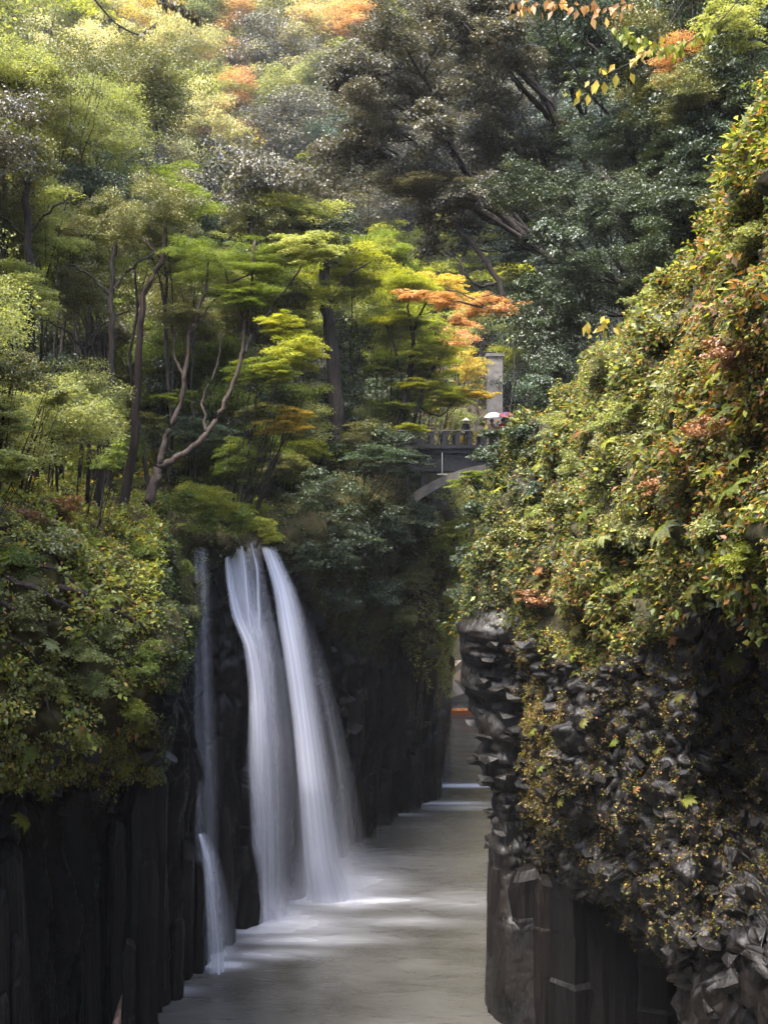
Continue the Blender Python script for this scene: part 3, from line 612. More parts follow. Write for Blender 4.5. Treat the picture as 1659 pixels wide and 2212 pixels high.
# canopy: further crowns rank behind rank up the slopes
def species_at(px, py, r):
    d = dict(evergreen=0.1, blue=0.15, grey=0.1, maple=0.1, olive=0.25, pale=0.15, gold=0.03, orange=0.02, lime=0.05)
    def a(k, v): d[k] = d.get(k, 0) + v
    G = lambda cx, cy_, rx, ry: float(g2(px, py, cx, cy_, rx, ry))
    a('gold', 2.5 * G(330, 75, 100, 50)); a('orange', 1.5 * G(280, 60, 80, 50)); a('gold', 1.0 * G(600, 230, 90, 160)); a('orange', 0.6 * G(600, 180, 90, 120))
    a('grey', 3.5 * G(850, 320, 300, 180)); a('grey', 3 * G(960, 60, 180, 140)); a('pale', 1.5 * G(560, 120, 260, 160)); a('straw', 3.5 * G(560, 90, 220, 170)); a('straw', 1.0 * G(200, 150, 200, 200)); a('olive', 1.0 * G(500, 200, 260, 200)); a('grey', 0.7 * G(600, 120, 150, 120))  # pale and straw crowns at upper left put hazy brightness into leaf colour
    a('evergreen', 4 * sstep(1050, 1250, px)); a('blue', 1.0 * sstep(1050, 1250, px)); a('pale', 0.8 * G(1250, 200, 120, 140)); a('lime', 0.8 * G(1450, 60, 200, 70)); a('orange', .25 * G(1180, 20, 120, 50))
    a('lime', 0.9 * G(800, 600, 240, 170)); a('olive', 1.2 * G(650, 500, 300, 200)); a('maple', 1.5 * G(600, 620, 300, 200)); a('olive', 1.0 * G(150, 300, 250, 300)); a('blue', 0.9 * G(150, 900, 300, 200)); a('maple', 1.2 * G(200, 560, 250, 150))
    a('lime', 5 * G(930, 760, 110, 130)); a('gold', 1.5 * G(980, 690, 70, 60))
    a('evergreen', 1.5 * G(750, 900, 120, 120))
    f_ = 1 if py < 420 else 0.0; d['orange'] *= f_; d['gold'] *= f_ if px < 850 else 1
    k = list(d); w = np.array([max(0, float(d[q])) for q in k]); return k[int(r.choice(len(k), p=w / w.sum()))]
def canopy():
    r = np.random.default_rng(321); n = 0
    pts = []
    for gy in np.arange(-20, 1010, 62):
        for gx in np.arange(-60, 1720, 74):
            px, py = gx + r.uniform(-34, 34), gy + r.uniform(-28, 28)
            # above the right cliff's own edge only
            if px > 1040 and py > np.interp(px, [1040, 1200, 1340, 1485, 1590, 1720], [900, 850, 690, 540, 380, 200]): continue
            if 860 < px < 1070 and py > 640: continue
            if py > 830 and r.random() < 0.35: continue
            pts.append((px, py))
    for px, py in pts:
        h = r.uniform(5, 11) if py > 500 else r.uniform(7, 20)
        D0 = 50 if px < 900 else (48 if px < 1150 else 34)
        D0 += r.uniform(0, 14)
        if px < 330: D0 = 36
        if py > 700 and px < 900: D0 = 54
        c, D = place(px, py, D0, h)
        if D >= 335: continue
        rr = r.uniform(70, 115); Rr = max(pxr(rr, D), 1.3)
        sp = species_at(px, py, r)
        make_tree(c, Rr, sp, 'tier' if r.random() < (0.5 if sp in ('maple', 'lime') else 0.1) else 'round', Rr * r.uniform(0.7, 1.15), limbs=4, group=None)
canopy()
def big_tree(crowns, sp, base, label=None):
    """one large tree: a trunk, a limb to every leafy mass, the masses as its crowns"""
    r = np.random.default_rng(len(TREES) * 7 + 1); C_ = np.array([c for c, _ in crowns]); cen = C_.mean(0); R0 = max(q for _, q in crowns)
    nm = 'evergreen_tree' if sp in ('evergreen', 'blue') else 'broadleaf_tree'
    e = empty(nm, base, None, 'tree'); H = np.linalg.norm(cen - base); tr = float(np.clip(.014 * H, .12, .3)); mb = MB()
    tp = wob((0, 0, 0), cen - base, 10, H * .05, r); mb.tube(tp, np.linspace(tr, tr * .5, 10), 8)
    for c, q in crowns:
        k = int(r.integers(5, 10)); lp = wob(tp[k], c - base, 8, .1 * np.linalg.norm(c - base - tp[k]), r); mb.tube(lp, np.linspace(tr * .45, tr * .12, 8), 6, False)
        for _ in range(4):
            a = lp[int(r.integers(4, 8))]; mb.tube(wob(a, a + norm(r.normal(size=3)) * q * .8, 5, .08 * q, r), np.linspace(tr * .16, tr * .05, 5), 4, False)
    mb.build('trunk', M_bark, e, True)
    for c, q in crowns:
        o = bpy.data.objects.new('crown', crown_mesh(sp, 'round', False, q, c[1])); link(o, e); o.location = Vector(c - base); o.scale = (q, q, q * r.uniform(.6, .95)); o.rotation_euler = (r.uniform(-.2, .2), r.uniform(-.2, .2), r.uniform(0, 6.28))
    TREES.append(dict(e=e, c=cen, sp=sp, R=R0))
def overhang():
    r = np.random.default_rng(55); pts = []
    for gy in np.arange(-20, 720, 72):
        for gx in np.arange(760, 1700, 88):
            px, py = gx + r.uniform(-36, 36), gy + r.uniform(-30, 30)
            if py > np.interp(px, [760, 900, 1000, 1100, 1200, 1340, 1485, 1590, 1700], [340, 470, 540, 700, 800, 660, 520, 380, 200]): continue
            if py < np.interp(px, [760, 900], [120, -100]) or (px < 1135 and py > 590): continue
            pts.append((px, py))
    seeds = [(830, 300), (900, 180), (960, 400), (1040, 100), (1080, 330), (1100, 560), (1180, 700), (1200, 200), (1210, 420), (1290, 560), (1330, 80), (1350, 330), (1440, 460), (1470, 200), (1560, 60), (1580, 300), (1660, 100)]
    grp = {}
    for p in pts: grp.setdefault(min(range(len(seeds)), key=lambda k: (p[0] - seeds[k][0]) ** 2 + (p[1] - seeds[k][1]) ** 2), []).append(p)
    for k, ps in sorted(grp.items()):
        sx, sy = seeds[k]; D0 = r.uniform(46, 58) if sx < 1250 else r.uniform(38, 46); g_ = float(1 - sstep(950, 1150, sx)); w = np.array([.8 * g_ + .05, .7 * (1 - g_) + .05, .25, .12]); sp = ['grey', 'evergreen', 'blue', 'olive'][int(r.choice(4, p=w / w.sum()))]
        cr = []
        for px, py in ps:
            D = D0 + r.uniform(-2.5, 2.5); c = P(px, py, D)
            while D > 24 and c[2] - ground_h(c[0], c[1]) < 1.0: D -= 1; c = P(px, py, D)
            cr.append((c, pxr(r.uniform(66, 96), D)))
        cen = np.mean([c for c, _ in cr], 0); bx_, by_ = cen[0] + 3, cen[1] + 3
        while ground_h(bx_, by_) < 5 and bx_ < 40: bx_ += .5
        if ground_h(bx_, by_) < 5: bx_, by_ = cen[0], cen[1] + 20
        bx_ += 1.5; big_tree(cr, sp, np.array([bx_, by_, min(float(ground_h(bx_, by_)), cen[2] - 2) - .3]))
overhang()
def understorey():
    r = np.random.default_rng(77)
    for gy in np.arange(690, 1090, 75):
        for gx in np.arange(-10, 640, 72):
            px, py = gx + r.uniform(-30, 30), gy + r.uniform(-25, 25)
            c, D = place(px, py, r.uniform(40, 52), r.uniform(1.5, 5)); rr = r.uniform(38, 62)
            if D > 120: continue
            sp = ['maple', 'olive', 'pale', 'blue', 'evergreen', 'lime'][int(r.choice(6, p=[.3, .27, .13, .1, .12, .08]))]
            make_tree(c, pxr(rr, D), sp, 'tier' if r.random() < .4 else 'round', pxr(rr, D) * r.uniform(.6, 1), limbs=4, cat='sapling')
understorey()
for x, y, z, R_ in [(-15, 23, 28, 4.2), (-13.5, 16, 27, 4), (-14, 9, 28, 4.5), (-19, 20, 31, 4.5), (-19, 12, 32, 4.5), (-14.5, 2, 29, 4.5), (-20, 3, 32, 5)]:  # unseen trees beyond the left frame edge, added to shade the river
    make_tree((x, y, z), R_, 'olive', 'round', R_ * .9)
for x, y, z, R_ in [(-12, 23, 24, 3), (-12.5, 27.5, 23.5, 3), (-10.8, 33.5, 21.5, 2.0), (-11.5, 21, 29, 4), (-12, 31, 21, 2), (-10.5, 15, 24, 3.5), (-11.5, 37, 22, 2.2)]:  # more trees at left, mostly out of view, added for river shade
    make_tree((x, y, z), R_, 'pale', 'round', R_ * .9, limbs=4)

# ------------------------------------------------------------------ waterfall
def fall_material(name, seed, dens=1.0):
    m, nt, N, L = newmat(name)
    uv = N('ShaderNodeUVMap'); mp = N('ShaderNodeMapping'); mp.inputs['Scale'].default_value = (6, 0.35, 1); mp.inputs['Location'].default_value = (seed * 3.1, seed * 1.7, 0); L(uv.outputs[0], mp.inputs[0])
    n = N('ShaderNodeTexNoise'); n.inputs['Scale'].default_value = 1; n.inputs['Detail'].default_value = 5; n.inputs['Roughness'].default_value = 0.6; n.inputs['Distortion'].default_value = 0.2; L(mp.outputs[0], n.inputs[0])
    mr = N('ShaderNodeMapRange'); mr.interpolation_type = 'SMOOTHSTEP'; mr.inputs['From Min'].default_value = 0.25; mr.inputs['From Max'].default_value = 0.7; mr.inputs['To Min'].default_value = 0.3; mr.inputs['To Max'].default_value = 1; L(n.outputs[0], mr.inputs[0])
    at = N('ShaderNodeAttribute'); at.attribute_name = 'dens'
    ml = N('ShaderNodeMath'); ml.operation = 'MULTIPLY'; L(mr.outputs[0], ml.inputs[0]); L(at.outputs['Fac'], ml.inputs[1])
    m2 = N('ShaderNodeMath'); m2.operation = 'MULTIPLY'; m2.inputs[1].default_value = dens; m2.use_clamp = True; L(ml.outputs[0], m2.inputs[0])
    d = N('ShaderNodeBsdfDiffuse'); d.inputs[0].default_value = (0.7, 0.7, 0.76, 1); t = N('ShaderNodeBsdfTranslucent'); t.inputs[0].default_value = (0.7, 0.7, 0.76, 1)
    a = N('ShaderNodeMixShader'); a.inputs[0].default_value = 0.4; L(d.outputs[0], a.inputs[1]); L(t.outputs[0], a.inputs[2])
    tp = N('ShaderNodeBsdfTransparent'); mx = N('ShaderNodeMixShader'); L(m2.outputs[0], mx.inputs[0]); L(tp.outputs[0], mx.inputs[1]); L(a.outputs[0], mx.inputs[2])
    o = N('ShaderNodeOutputMaterial'); L(mx.outputs[0], o.inputs[0]); return m
FM = [fall_material('falling_water_%s' % 'abc'[i], i + 1) for i in range(3)]
def stream(root, Ledge, Redge, prof, layers=3, bulge=0.35, dens=1.0, seed=0, fade=0.015, end=False):
    """edges: lists of (px,py,D) from top to bottom; prof: density across"""
    nu, nv = 33, 60
    A = catmull(np.array([P(*t) for t in Ledge]), nv); B = catmull(np.array([P(*t) for t in Redge]), nv)
    u = np.linspace(0, 1, nu)[None, :, None]; v = np.linspace(0, 1, nv)[:, None, None]
    for k in range(layers):
        g = A[:, None] * (1 - u) + B[:, None] * u
        g = g + np.array([0, -1, 0]) * (np.sin(u * math.pi) * bulge + 0.16 * k) * (0.35 + 0.65 * v) + np.array([1, 0, 0]) * 0.04 * (k - 1)
        dn = np.interp(u[..., 0], np.linspace(0, 1, len(prof)), prof) * np.ones((nv, 1))
        dn = dn * (0.45 + 1.1 * fbm(np.stack([u[..., 0] * 9 + 0 * v[..., 0], v[..., 0] * 2.2 + 0 * u[..., 0], np.full((nv, nu), seed * 7.3 + k * 2.1)], -1), 3, 4))
        if end: dn = dn * (1 - sstep(.6, 1, v[..., 0]))
        else: g[-1, :, 2] = -0.08
        dn = dn * dens * (1 if k == 0 else 0.75) * sstep(0, fade, v[..., 0])
        idx = np.arange(nv * nu).reshape(nv, nu); Fc = np.stack([idx[:-1, :-1].ravel(), idx[:-1, 1:].ravel(), idx[1:, 1:].ravel(), idx[1:, :-1].ravel()], 1)
        uv = np.stack(np.broadcast_arrays(u[..., 0] + seed, v[..., 0] * 2), -1).reshape(-1, 2)
        put(link(bpy.data.objects.new('stream', fast_mesh('stream', g.reshape(-1, 3), Fc, FM[(k + seed) % 3], {'dens': ('POINT', dn.ravel())}, True, uv))), root)
wf = empty('waterfall', P(590, 1960, 46.8), 'tall silky white waterfall dropping in two strands into the river', 'waterfall')
stream(wf, [(478, 1180, 46), (486, 1240, 45.6), (500, 1310, 45.2), (525, 1370, 44.8), (540, 1430, 44.8), (536, 1560, 44.8), (533, 1640, 44.9), (540, 1800, 45.4), (540, 1985, 46.4)],
       [(568, 1180, 46.5), (575, 1240, 46), (590, 1310, 45.8), (604, 1370, 45.6), (616, 1430, 45.6), (630, 1560, 45.6), (638, 1640, 45.6), (640, 1800, 46), (645, 1980, 46.8)], [0, .4, .65, .62, .5, .36, .25, .15, .08, 0], seed=1, dens=.95)
def strand(root, mid, w0, w1, dens, seed):
    n = len(mid); stream(root, [(x - (w0 + (w1 - w0) * i / (n - 1)) / 2, y, D) for i, (x, y, D) in enumerate(mid)], [(x + (w0 + (w1 - w0) * i / (n - 1)) / 2, y, D + .1) for i, (x, y, D) in enumerate(mid)], [0, .5, 1, .8, .4, 0], 2, .1, dens, seed, end=True)
strand(wf, [(491, 1182, 45.2), (499, 1260, 44.9), (514, 1330, 44.5), (542, 1395, 44.2), (556, 1480, 44.2), (562, 1600, 44.2), (568, 1750, 44.6), (572, 1980, 46.3)], 12, 58, 1.1, 7)
strand(wf, [(524, 1178, 45.2), (532, 1240, 44.9), (540, 1330, 44.7), (556, 1430, 44.5)], 7, 14, .8, 8)
strand(wf, [(545, 1172, 45.4), (558, 1230, 45.1), (562, 1320, 44.9), (566, 1440, 44.7)], 6, 12, .8, 9)
stream(wf, [(565, 1180, 46.3), (590, 1270, 46), (600, 1340, 46), (615, 1430, 46), (632, 1560, 46.2), (645, 1700, 46.4), (655, 1850, 47.6), (662, 1940, 48.6)],
       [(597, 1180, 46.6), (640, 1270, 46.6), (662, 1340, 46.6), (680, 1430, 46.7), (705, 1560, 47), (730, 1700, 47.4), (760, 1850, 48.4), (800, 1930, 49.2)], [0, .6, 1, 1, .85, .6, .4, .25, .1, 0], seed=2, dens=1.4)
stream(wf, [(600, 1420, 46.3), (612, 1560, 46.3), (618, 1700, 46.4), (625, 1940, 46.6)], [(640, 1420, 46.9), (668, 1560, 46.9), (690, 1700, 47), (700, 1940, 47.2)], [0, .12, .2, .2, 0], 2, .1, .7, 5)
stream(wf, [(640, 1270, 47), (680, 1450, 47), (715, 1650, 47.3), (740, 1940, 47.6)], [(655, 1270, 47.4), (715, 1450, 47.6), (765, 1650, 48), (820, 1930, 48.6)], [0, .25, .2, .1, 0], 2, .1, .6, 6, .5)
stream(wf, [(625, 1800, 48.2), (620, 1880, 48.4), (610, 1960, 48.6)], [(800, 1800, 48.8), (850, 1880, 49), (880, 1940, 49.4)], [0, .3, .55, .5, .3, .12, 0], 3, .3, .8, 10, .8)
stream(wf, [(520, 1880, 46), (505, 1940, 46), (490, 1990, 46)], [(640, 1880, 46.4), (665, 1940, 46.4), (690, 1980, 46.6)], [0, .25, .45, .4, .2, 0], 3, .3, .8, 11, .8)
wf2 = empty('waterfall', P(430, 1900, 42), 'thin dim veil of water down the black rock left of the main falls', 'waterfall')
stream(wf2, [(418, 1180, 42.8), (418, 1400, 42.2), (415, 1600, 41.8), (420, 1760, 41.5)], [(455, 1180, 43), (462, 1400, 42.6), (475, 1600, 42.4), (480, 1760, 42)], [0, .2, .1, .25, .1, 0], 2, 0.2, 0.7, 3)
wf3 = empty('waterfall', P(460, 2065, 41), 'short curved lower spout of water between black columns near the river', 'waterfall')
stream(wf3, [(430, 1800, 41.2), (440, 1860, 40.6), (445, 1940, 40.4), (448, 2000, 40.5), (450, 2070, 40.8)], [(445, 1795, 41.4), (478, 1850, 41), (500, 1930, 41), (515, 2000, 41.2), (525, 2060, 41.5)], [0, .5, .6, .45, .2, .08, 0], 2, 0.2, 0.9, 4)

# ------------------------------------------------------------------ undergrowth on the forest floor
def floor_plants():
    r = np.random.default_rng(11); N = 24000; k = 6
    y = 30 + (r.random(N * 3) ** 1.5) * 150; x = r.uniform(-0.42, 0.42, N * 3) * y
    h = np.array([ground_h(a, b) for a, b in zip(x, y)]); m = h > 5; x, y, h = x[m][:N], y[m][:N], h[m][:N]
    sc = 0.0035 * y + 0.05
    p = np.stack([x, y, h + r.random(len(x)) ** 2 * 1.3], -1); p = np.repeat(p, k, 0); sc = np.repeat(sc, k)
    p += r.normal(size=p.shape) * sc[:, None] * 1.5; px, py = proj(p)
    d = norm(r.normal(size=p.shape) + np.array([0, -0.3, 0.1])); n = norm(np.array([0, -0.2, 1.]) + r.normal(size=p.shape) * 0.5)
    t = fbm(p / 4, 88, 3)
    far = sstep(860, 960, px) * (1 - sstep(1080, 1200, px)) + 0 * px
    col = mixcols(pick([0.8 + 0 * px, 0.8 + 0 * px, 0.3 + 0.6 * far, 0.25 + 1.2 * far, 0.12 + 0.9 * far], r), ['evergreen', 'olive', 'maple', 'lime', 'rust'], t, r)
    L = sc * 1.5 * r.uniform(0.6, 1.4, len(p))
    o = link(bpy.data.objects.new('undergrowth', leaf_mesh('undergrowth', p, d, n, L, L * 0.36, col, M_leafs)))
    tag(o, 'low leafy undergrowth covering the forest floor beneath the trees', 'undergrowth', None, 'stuff')
floor_plants()

# ------------------------------------------------------------------ basalt columns, children of the cliffs
def column_template(seed):
    r = np.random.default_rng(seed); n = 6; mb = MB(); a0 = r.uniform(0, 6)
    ang = a0 + np.arange(n) * math.pi * 2 / n + r.normal(size=n) * 0.12; rad = r.uniform(0.85, 1.1, n)
    vs_ = []; rings = [(0, 1.06), (0.22, 1.05), (0.23, 1.01), (0.5, 1.02), (0.53, 0.99), (0.74, 0.98), (0.76, 0.95), (0.9, 0.93), (0.965, 0.84), (1.0, 0.6)]
    for i, (z, k) in enumerate(rings):
        j = r.normal(size=2) * 0.05 * (i > 0)
        for q in range(n):
            tilt = 0.025 * math.cos(ang[q] + seed) * (i > 6) + r.normal() * .006 * (0 < i < 8)
            vs_.append((math.cos(ang[q]) * rad[q] * k * (1 + r.normal() * .05) + j[0], math.sin(ang[q]) * rad[q] * k + j[1], z + tilt + (r.normal() * .006 if i > 7 else 0)))
    fs = [(i * n + q, i * n + (q + 1) % n, (i + 1) * n + (q + 1) % n, (i + 1) * n + q) for i in range(len(rings) - 1) for q in range(n)]
    vs_.append((0, 0, 1.005)); c = len(vs_) - 1; b = (len(rings) - 1) * n
    fs += [(b + q, b + (q + 1) % n, c) for q in range(n)]
    return mb.add(vs_, fs).mesh('basalt_column', M_column)
CT = [column_template(k + 3) for k in range(5)]
def column(cliff, px, D, wpx, ptop, lean=None, r=random):
    z1 = zz(ptop, D); x = (px - 829.5) / F * D; w = wpx / F * D / 2
    o = bpy.data.objects.new('basalt_column', CT[r.randrange(5)]); link(o, cliff)
    lean = lean if lean is not None else r.uniform(-0.02, 0.05)
    o.scale = (w, w * 0.95, z1 + 1.5); o.location = (x - lean * (z1 + 1.5), D + w * 0.35, -1.5); o.rotation_euler = (r.uniform(-.01, .01), lean, r.uniform(0, 6.28))
random.seed(5)
for t in [(38, 28.2, 92, 1850, .03), (92, 29.0, 66, 1830, .05), (8, 27.8, 40, 1940, .02), (42, 28.2, 36, 2030, .02), (80, 28.4, 34, 2045, .03), (66, 27.8, 46, 2120, .03), (20, 27.2, 40, 2160, .02),
          (280, 34.7, 34, 2040, .03), (385, 38.7, 30, 1990, .02), (400, 40.4, 48, 1812, .02), (428, 40.9, 30, 1870, .0), (455, 43.2, 34, 1742, .02), (500, 43.6, 38, 1738, .02), (365, 38.3, 34, 1900, .03), (588, 46.3, 34, 1770, 0), (606, 46.6, 26, 1850, 0),
          (150, 35.6, 76, 1660, .06), (214, 35.7, 92, 1640, .05), (272, 36.9, 60, 1760, .03), (308, 36.6, 78, 1690, .04), (345, 37.7, 50, 1690, .03), (182, 34.7, 58, 1930, .05), (330, 36.5, 44, 1860, .03), (126, 34.4, 60, 2040, .06),
          (815, 60.3, 34, 1612, 0), (845, 61.8, 34, 1596, 0), (872, 63.2, 34, 1600, 0), (900, 64.6, 34, 1592, 0), (922, 65.6, 30, 1590, 0), (941, 66.0, 26, 1592, -.01), (770, 57.2, 38, 1640, 0), (786, 58, 26, 1690, 0), (700, 52.4, 34, 1660, 0), (735, 54.6, 36, 1700, 0)]:
    column(left_cliff, *t)
for t in [(1088, 37.7, 84, 1868, -.01), (1138, 36.9, 90, 1880, 0), (1180, 36.4, 62, 1905, 0), (1062, 38.2, 34, 1850, -.01), (1245, 35.6, 110, 1905, 0), (1335, 35.3, 130, 1935, .02), (1425, 35.0, 120, 1990, -.01)]:
    column(right_cliff, *t)
    if t[0] > 1200:
        o_ = right_cliff.children[-1]; o_.material_slots[0].link = 'OBJECT'; o_.material_slots[0].material = M_rock  # darkest rock on the hollow's columns imitates its deep shade

# ------------------------------------------------------------------ loose angular stones, children of the cliffs
def stone_template(seed, flat=1.0):
    import bmesh
    r = np.random.default_rng(seed); bm = bmesh.new()
    for v in norm(r.normal(size=(13, 3))) * r.uniform(0.75, 1.1, (13, 1)) * np.array([1, 0.8, flat]): bm.verts.new(v)
    res = bmesh.ops.convex_hull(bm, input=bm.verts)
    for v in [v for v in bm.verts if not v.link_faces]: bm.verts.remove(v)
    me = bpy.data.meshes.new('stone'); bm.to_mesh(me); bm.free(); me.materials.append(M_rock_w); return me
ST = [stone_template(k, 0.75) for k in range(6)]; SF = [stone_template(k + 20, 0.4) for k in range(4)]
def stones(cliff, g, n, w, count, s0, s1, T, seed):
    r = np.random.default_rng(seed); p, nn = scatter_on(g, n, w, count, r)
    for a, b in zip(p, nn):
        o = bpy.data.objects.new('stone', T[r.integers(len(T))]); link(o, cliff); k = r.uniform(s0, s1)
        o.location = a + b * k * 0.1; o.scale = (k * r.uniform(.7, 1.2), k * r.uniform(.7, 1.2), k); o.rotation_euler = (r.uniform(-.6, .6), r.uniform(-.6, .6), r.uniform(0, 6.28)) if T is ST else (r.uniform(-.2, .2), r.uniform(-.2, .2), r.uniform(0, 6.28))
kn = (rpx > 1150) * (rpx < 1640) * (rpy > np.interp(rpx, [1150, 1300, 1450, 1500, 1660], [1370, 1480, 1400, 1330, 1360])) * (rpy < np.interp(rpx, [1150, 1250, 1300, 1470, 1480, 1660], [1780, 1900, 1960, 2080, 2250, 2250])) * (RG[..., 1] < 40)
stones(right_cliff, RG, RN0, kn.astype(float), 190, 0.14, 0.42, ST, 1)
kc = (rpx > 1035) * (rpx < 1150) * (rpy > 1330) * (rpy < 1850) * (RG[..., 1] < 40)
stones(right_cliff, RG, RN0, kc.astype(float), 60, 0.25, 0.6, SF, 2)
kl = (lpx > 880) * (lpx < 950) * (lpy > 1540) * (lpy < 1600) * (LG[..., 1] < 70)
stones(left_cliff, LG, LN0, kl.astype(float), 26, 0.2, 0.5, SF, 3)
kl = ((lpx > 100) * (lpx < 345) * (lpy > 1600) * (lpy < 1760) + (lpx > 650) * (lpx < 800) * (lpy > 1340) * (lpy < 1600)) * (LG[..., 1] < 60)
stones(left_cliff, LG, LN0, kl.astype(float), 60, 0.25, 0.6, ST, 4)

# ------------------------------------------------------------------ arched bridge over the gorge
BY = 61.0                                            # the bridge runs across the view at this distance
def bx(px): return (px - 829.5) / F * BY
def bz(py): return zz(py, BY)
br = empty('arch_bridge', (bx(1085), BY, bz(985)), 'dark concrete arch bridge with open balustrade crossing the gorge', 'bridge')
x0, x1 = bx(840), bx(1340); xc, Wd = (x0 + x1) / 2, 2.6
zd = bz(966)
put(MB().box((xc, BY + Wd / 2, zd - 0.18), (x1 - x0, Wd, 0.36)).box((xc, BY - 0.04, zd - .02), (x1 - x0, .14, .12)).build('deck', M_concd), br)
put(MB().box((xc, BY + 0.3, zd - 0.9), (x1 - x0, 0.35, 1.08)).build('beam', M_concd), br)
put(MB().box((xc, BY + Wd - .3, zd - 0.9), (x1 - x0, 0.35, 1.08)).build('beam', M_concd), br)
arch = MB(); xs_ = np.linspace(bx(862), bx(1318), 29); mid = (xs_[0] + xs_[-1]) / 2; half = (xs_[-1] - xs_[0]) / 2
zt = bz(1000) - (bz(1000) - bz(1085)) * ((xs_ - mid) / half) ** 2; va = []
for x, z in zip(xs_, zt):
    th = 0.45 + 0.35 * ((x - mid) / half) ** 2
    va += [(x, BY + .1, z), (x, BY + Wd - .1, z), (x, BY + Wd - .1, z - th), (x, BY + .1, z - th)]
arch.add(va, [(i * 4 + k, i * 4 + (k + 1) % 4, i * 4 + 4 + (k + 1) % 4, i * 4 + 4 + k) for i in range(28) for k in range(4)] + [(0, 1, 2, 3), (115, 114, 113, 112)])
put(arch.build('arch', M_conc), br)
for q in (880, 915, 1250, 1290):
    z_ = float(np.interp(bx(q), xs_, zt)); put(MB().box((bx(q), BY + Wd / 2, (z_ + zd - 1.4) / 2), (0.28, Wd - .5, zd - 1.4 - z_ + .3)).build('spandrel_column', M_concd), br)
for yy in (BY + .02, BY + Wd - .02):
    put(MB().box((xc, yy, zd + 1.0), (x1 - x0, 0.22, 0.07)).build('handrail', M_conc), br)
    put(MB().box((xc, yy, zd + 0.09), (x1 - x0, 0.2, 0.12)).build('kerb', M_concd), br)
    pm = MB().box((0, 0, 0.395), (0.27, 0.15, 0.79)).box((0, 0, .70), (.33, .17, .12)).mesh('post', M_concd)
    for k in range(int((x1 - x0) / 0.76)):
        o = bpy.data.objects.new('post', pm); o.location = (x0 + 0.3 + k * 0.76, yy, zd + 0.15); put(link(o), br); o.location = Vector((x0 + 0.3 + k * 0.76, yy, zd + 0.15)) - Vector(br.location)
put(MB().tube([(bx(955), BY - .02, zd - .3), (bx(955), BY - .02, zd - 1.6)], .02, 5).box((bx(955), BY - .05, zd - 1.62), (.6, .1, .05)).build('drain_pipe', M_rail), br)
# path railing that continues to the left of the bridge
def railing(pa, pb, yv, label):
    xa, xb = (pa - 829.5) / F * yv, (pb - 829.5) / F * yv; e = empty('path_railing', (xa, yv, zd - .2), label, 'railing')
    L_ = xb - xa
    MB().box((L_ / 2, 0, 1.1), (L_, .06, .06)).build('rail', M_conc, e); MB().box((L_ / 2, 0, .62), (L_, .05, .05)).build('rail', M_conc, e)
    pm = MB().box((0, 0, .35), (.12, .12, 1.6)).mesh('post', M_conc)
    for k in range(int(L_ / 1.5) + 1):
        o = bpy.data.objects.new('post', pm); o.location = (k * 1.5, .08, 0); link(o, e)
railing(560, 848, 61.5, 'pale path railing between the trunks left of the bridge')

# ------------------------------------------------------------------ bare roots trailing over the near left cliff
def near_cliff(px, py):
    d = (lpx - px) ** 2 + (lpy - py) ** 2 + np.where(LG[..., 1] < 45, 0, 1e9); i, j = np.unravel_index(np.argmin(d), d.shape); return LG[i, j] + LN0[i, j] * .12
for pts, w in [([(0, 1255), (70, 1275), (140, 1310), (200, 1330)], .09), ([(120, 1275), (200, 1300), (270, 1340), (330, 1375)], .1), ([(0, 1310), (60, 1340), (110, 1380)], .07), ([(180, 1240), (250, 1290), (320, 1330)], .08),
               ([(0, 1360), (50, 1400), (90, 1450)], .06), ([(40, 1215), (120, 1240), (180, 1285)], .06), ([(230, 1180), (280, 1230), (330, 1260)], .07), ([(20, 1460), (80, 1500), (120, 1560)], .05)]:
    w3 = catmull(np.array([near_cliff(*q) for q in pts]), 14); w3[1:-1] += rng.normal(size=(12, 3)) * .03
    link(MB().tube(w3, np.linspace(w, w * .5, 14), 7).build('root', M_barkr, left_cliff, True)) if False else MB().tube(w3, np.linspace(w, w * .5, 14), 7).build('root', M_barkr, left_cliff, True)

# ------------------------------------------------------------------ people and umbrellas on the bridge
M_skin = plain('skin', (0.45, 0.28, 0.2)); M_hair = plain('hair', (0.02, 0.015, 0.012)); M_dark = plain('dark_cloth', (0.02, 0.02, 0.025), .8, .2)
M_tan = plain('tan_cloth', (0.3, 0.2, 0.14), .8, .2); M_red = plain('red_cloth', (0.3, 0.03, 0.03), .8, .2); M_white = plain('white_cloth', (0.75, 0.74, 0.72), .7, .2); M_straw = plain('straw', (0.6, 0.55, 0.42), .8, .2)
def plaid():
    m, nt, N, L = newmat('red_plaid_fabric'); tc = N('ShaderNodeTexCoord'); ck = N('ShaderNodeTexChecker'); ck.inputs['Scale'].default_value = 5
    ck.inputs[1].default_value = (0.35, 0.02, 0.03, 1); ck.inputs[2].default_value = (0.05, 0.03, 0.09, 1); L(tc.outputs['Object'], ck.inputs[0])
    b = N('ShaderNodeBsdfPrincipled'); b.inputs['Roughness'].default_value = .7; L(ck.outputs[0], b.inputs['Base Color']); o = N('ShaderNodeOutputMaterial'); L(b.outputs[0], o.inputs[0]); return m
M_plaid = plaid()
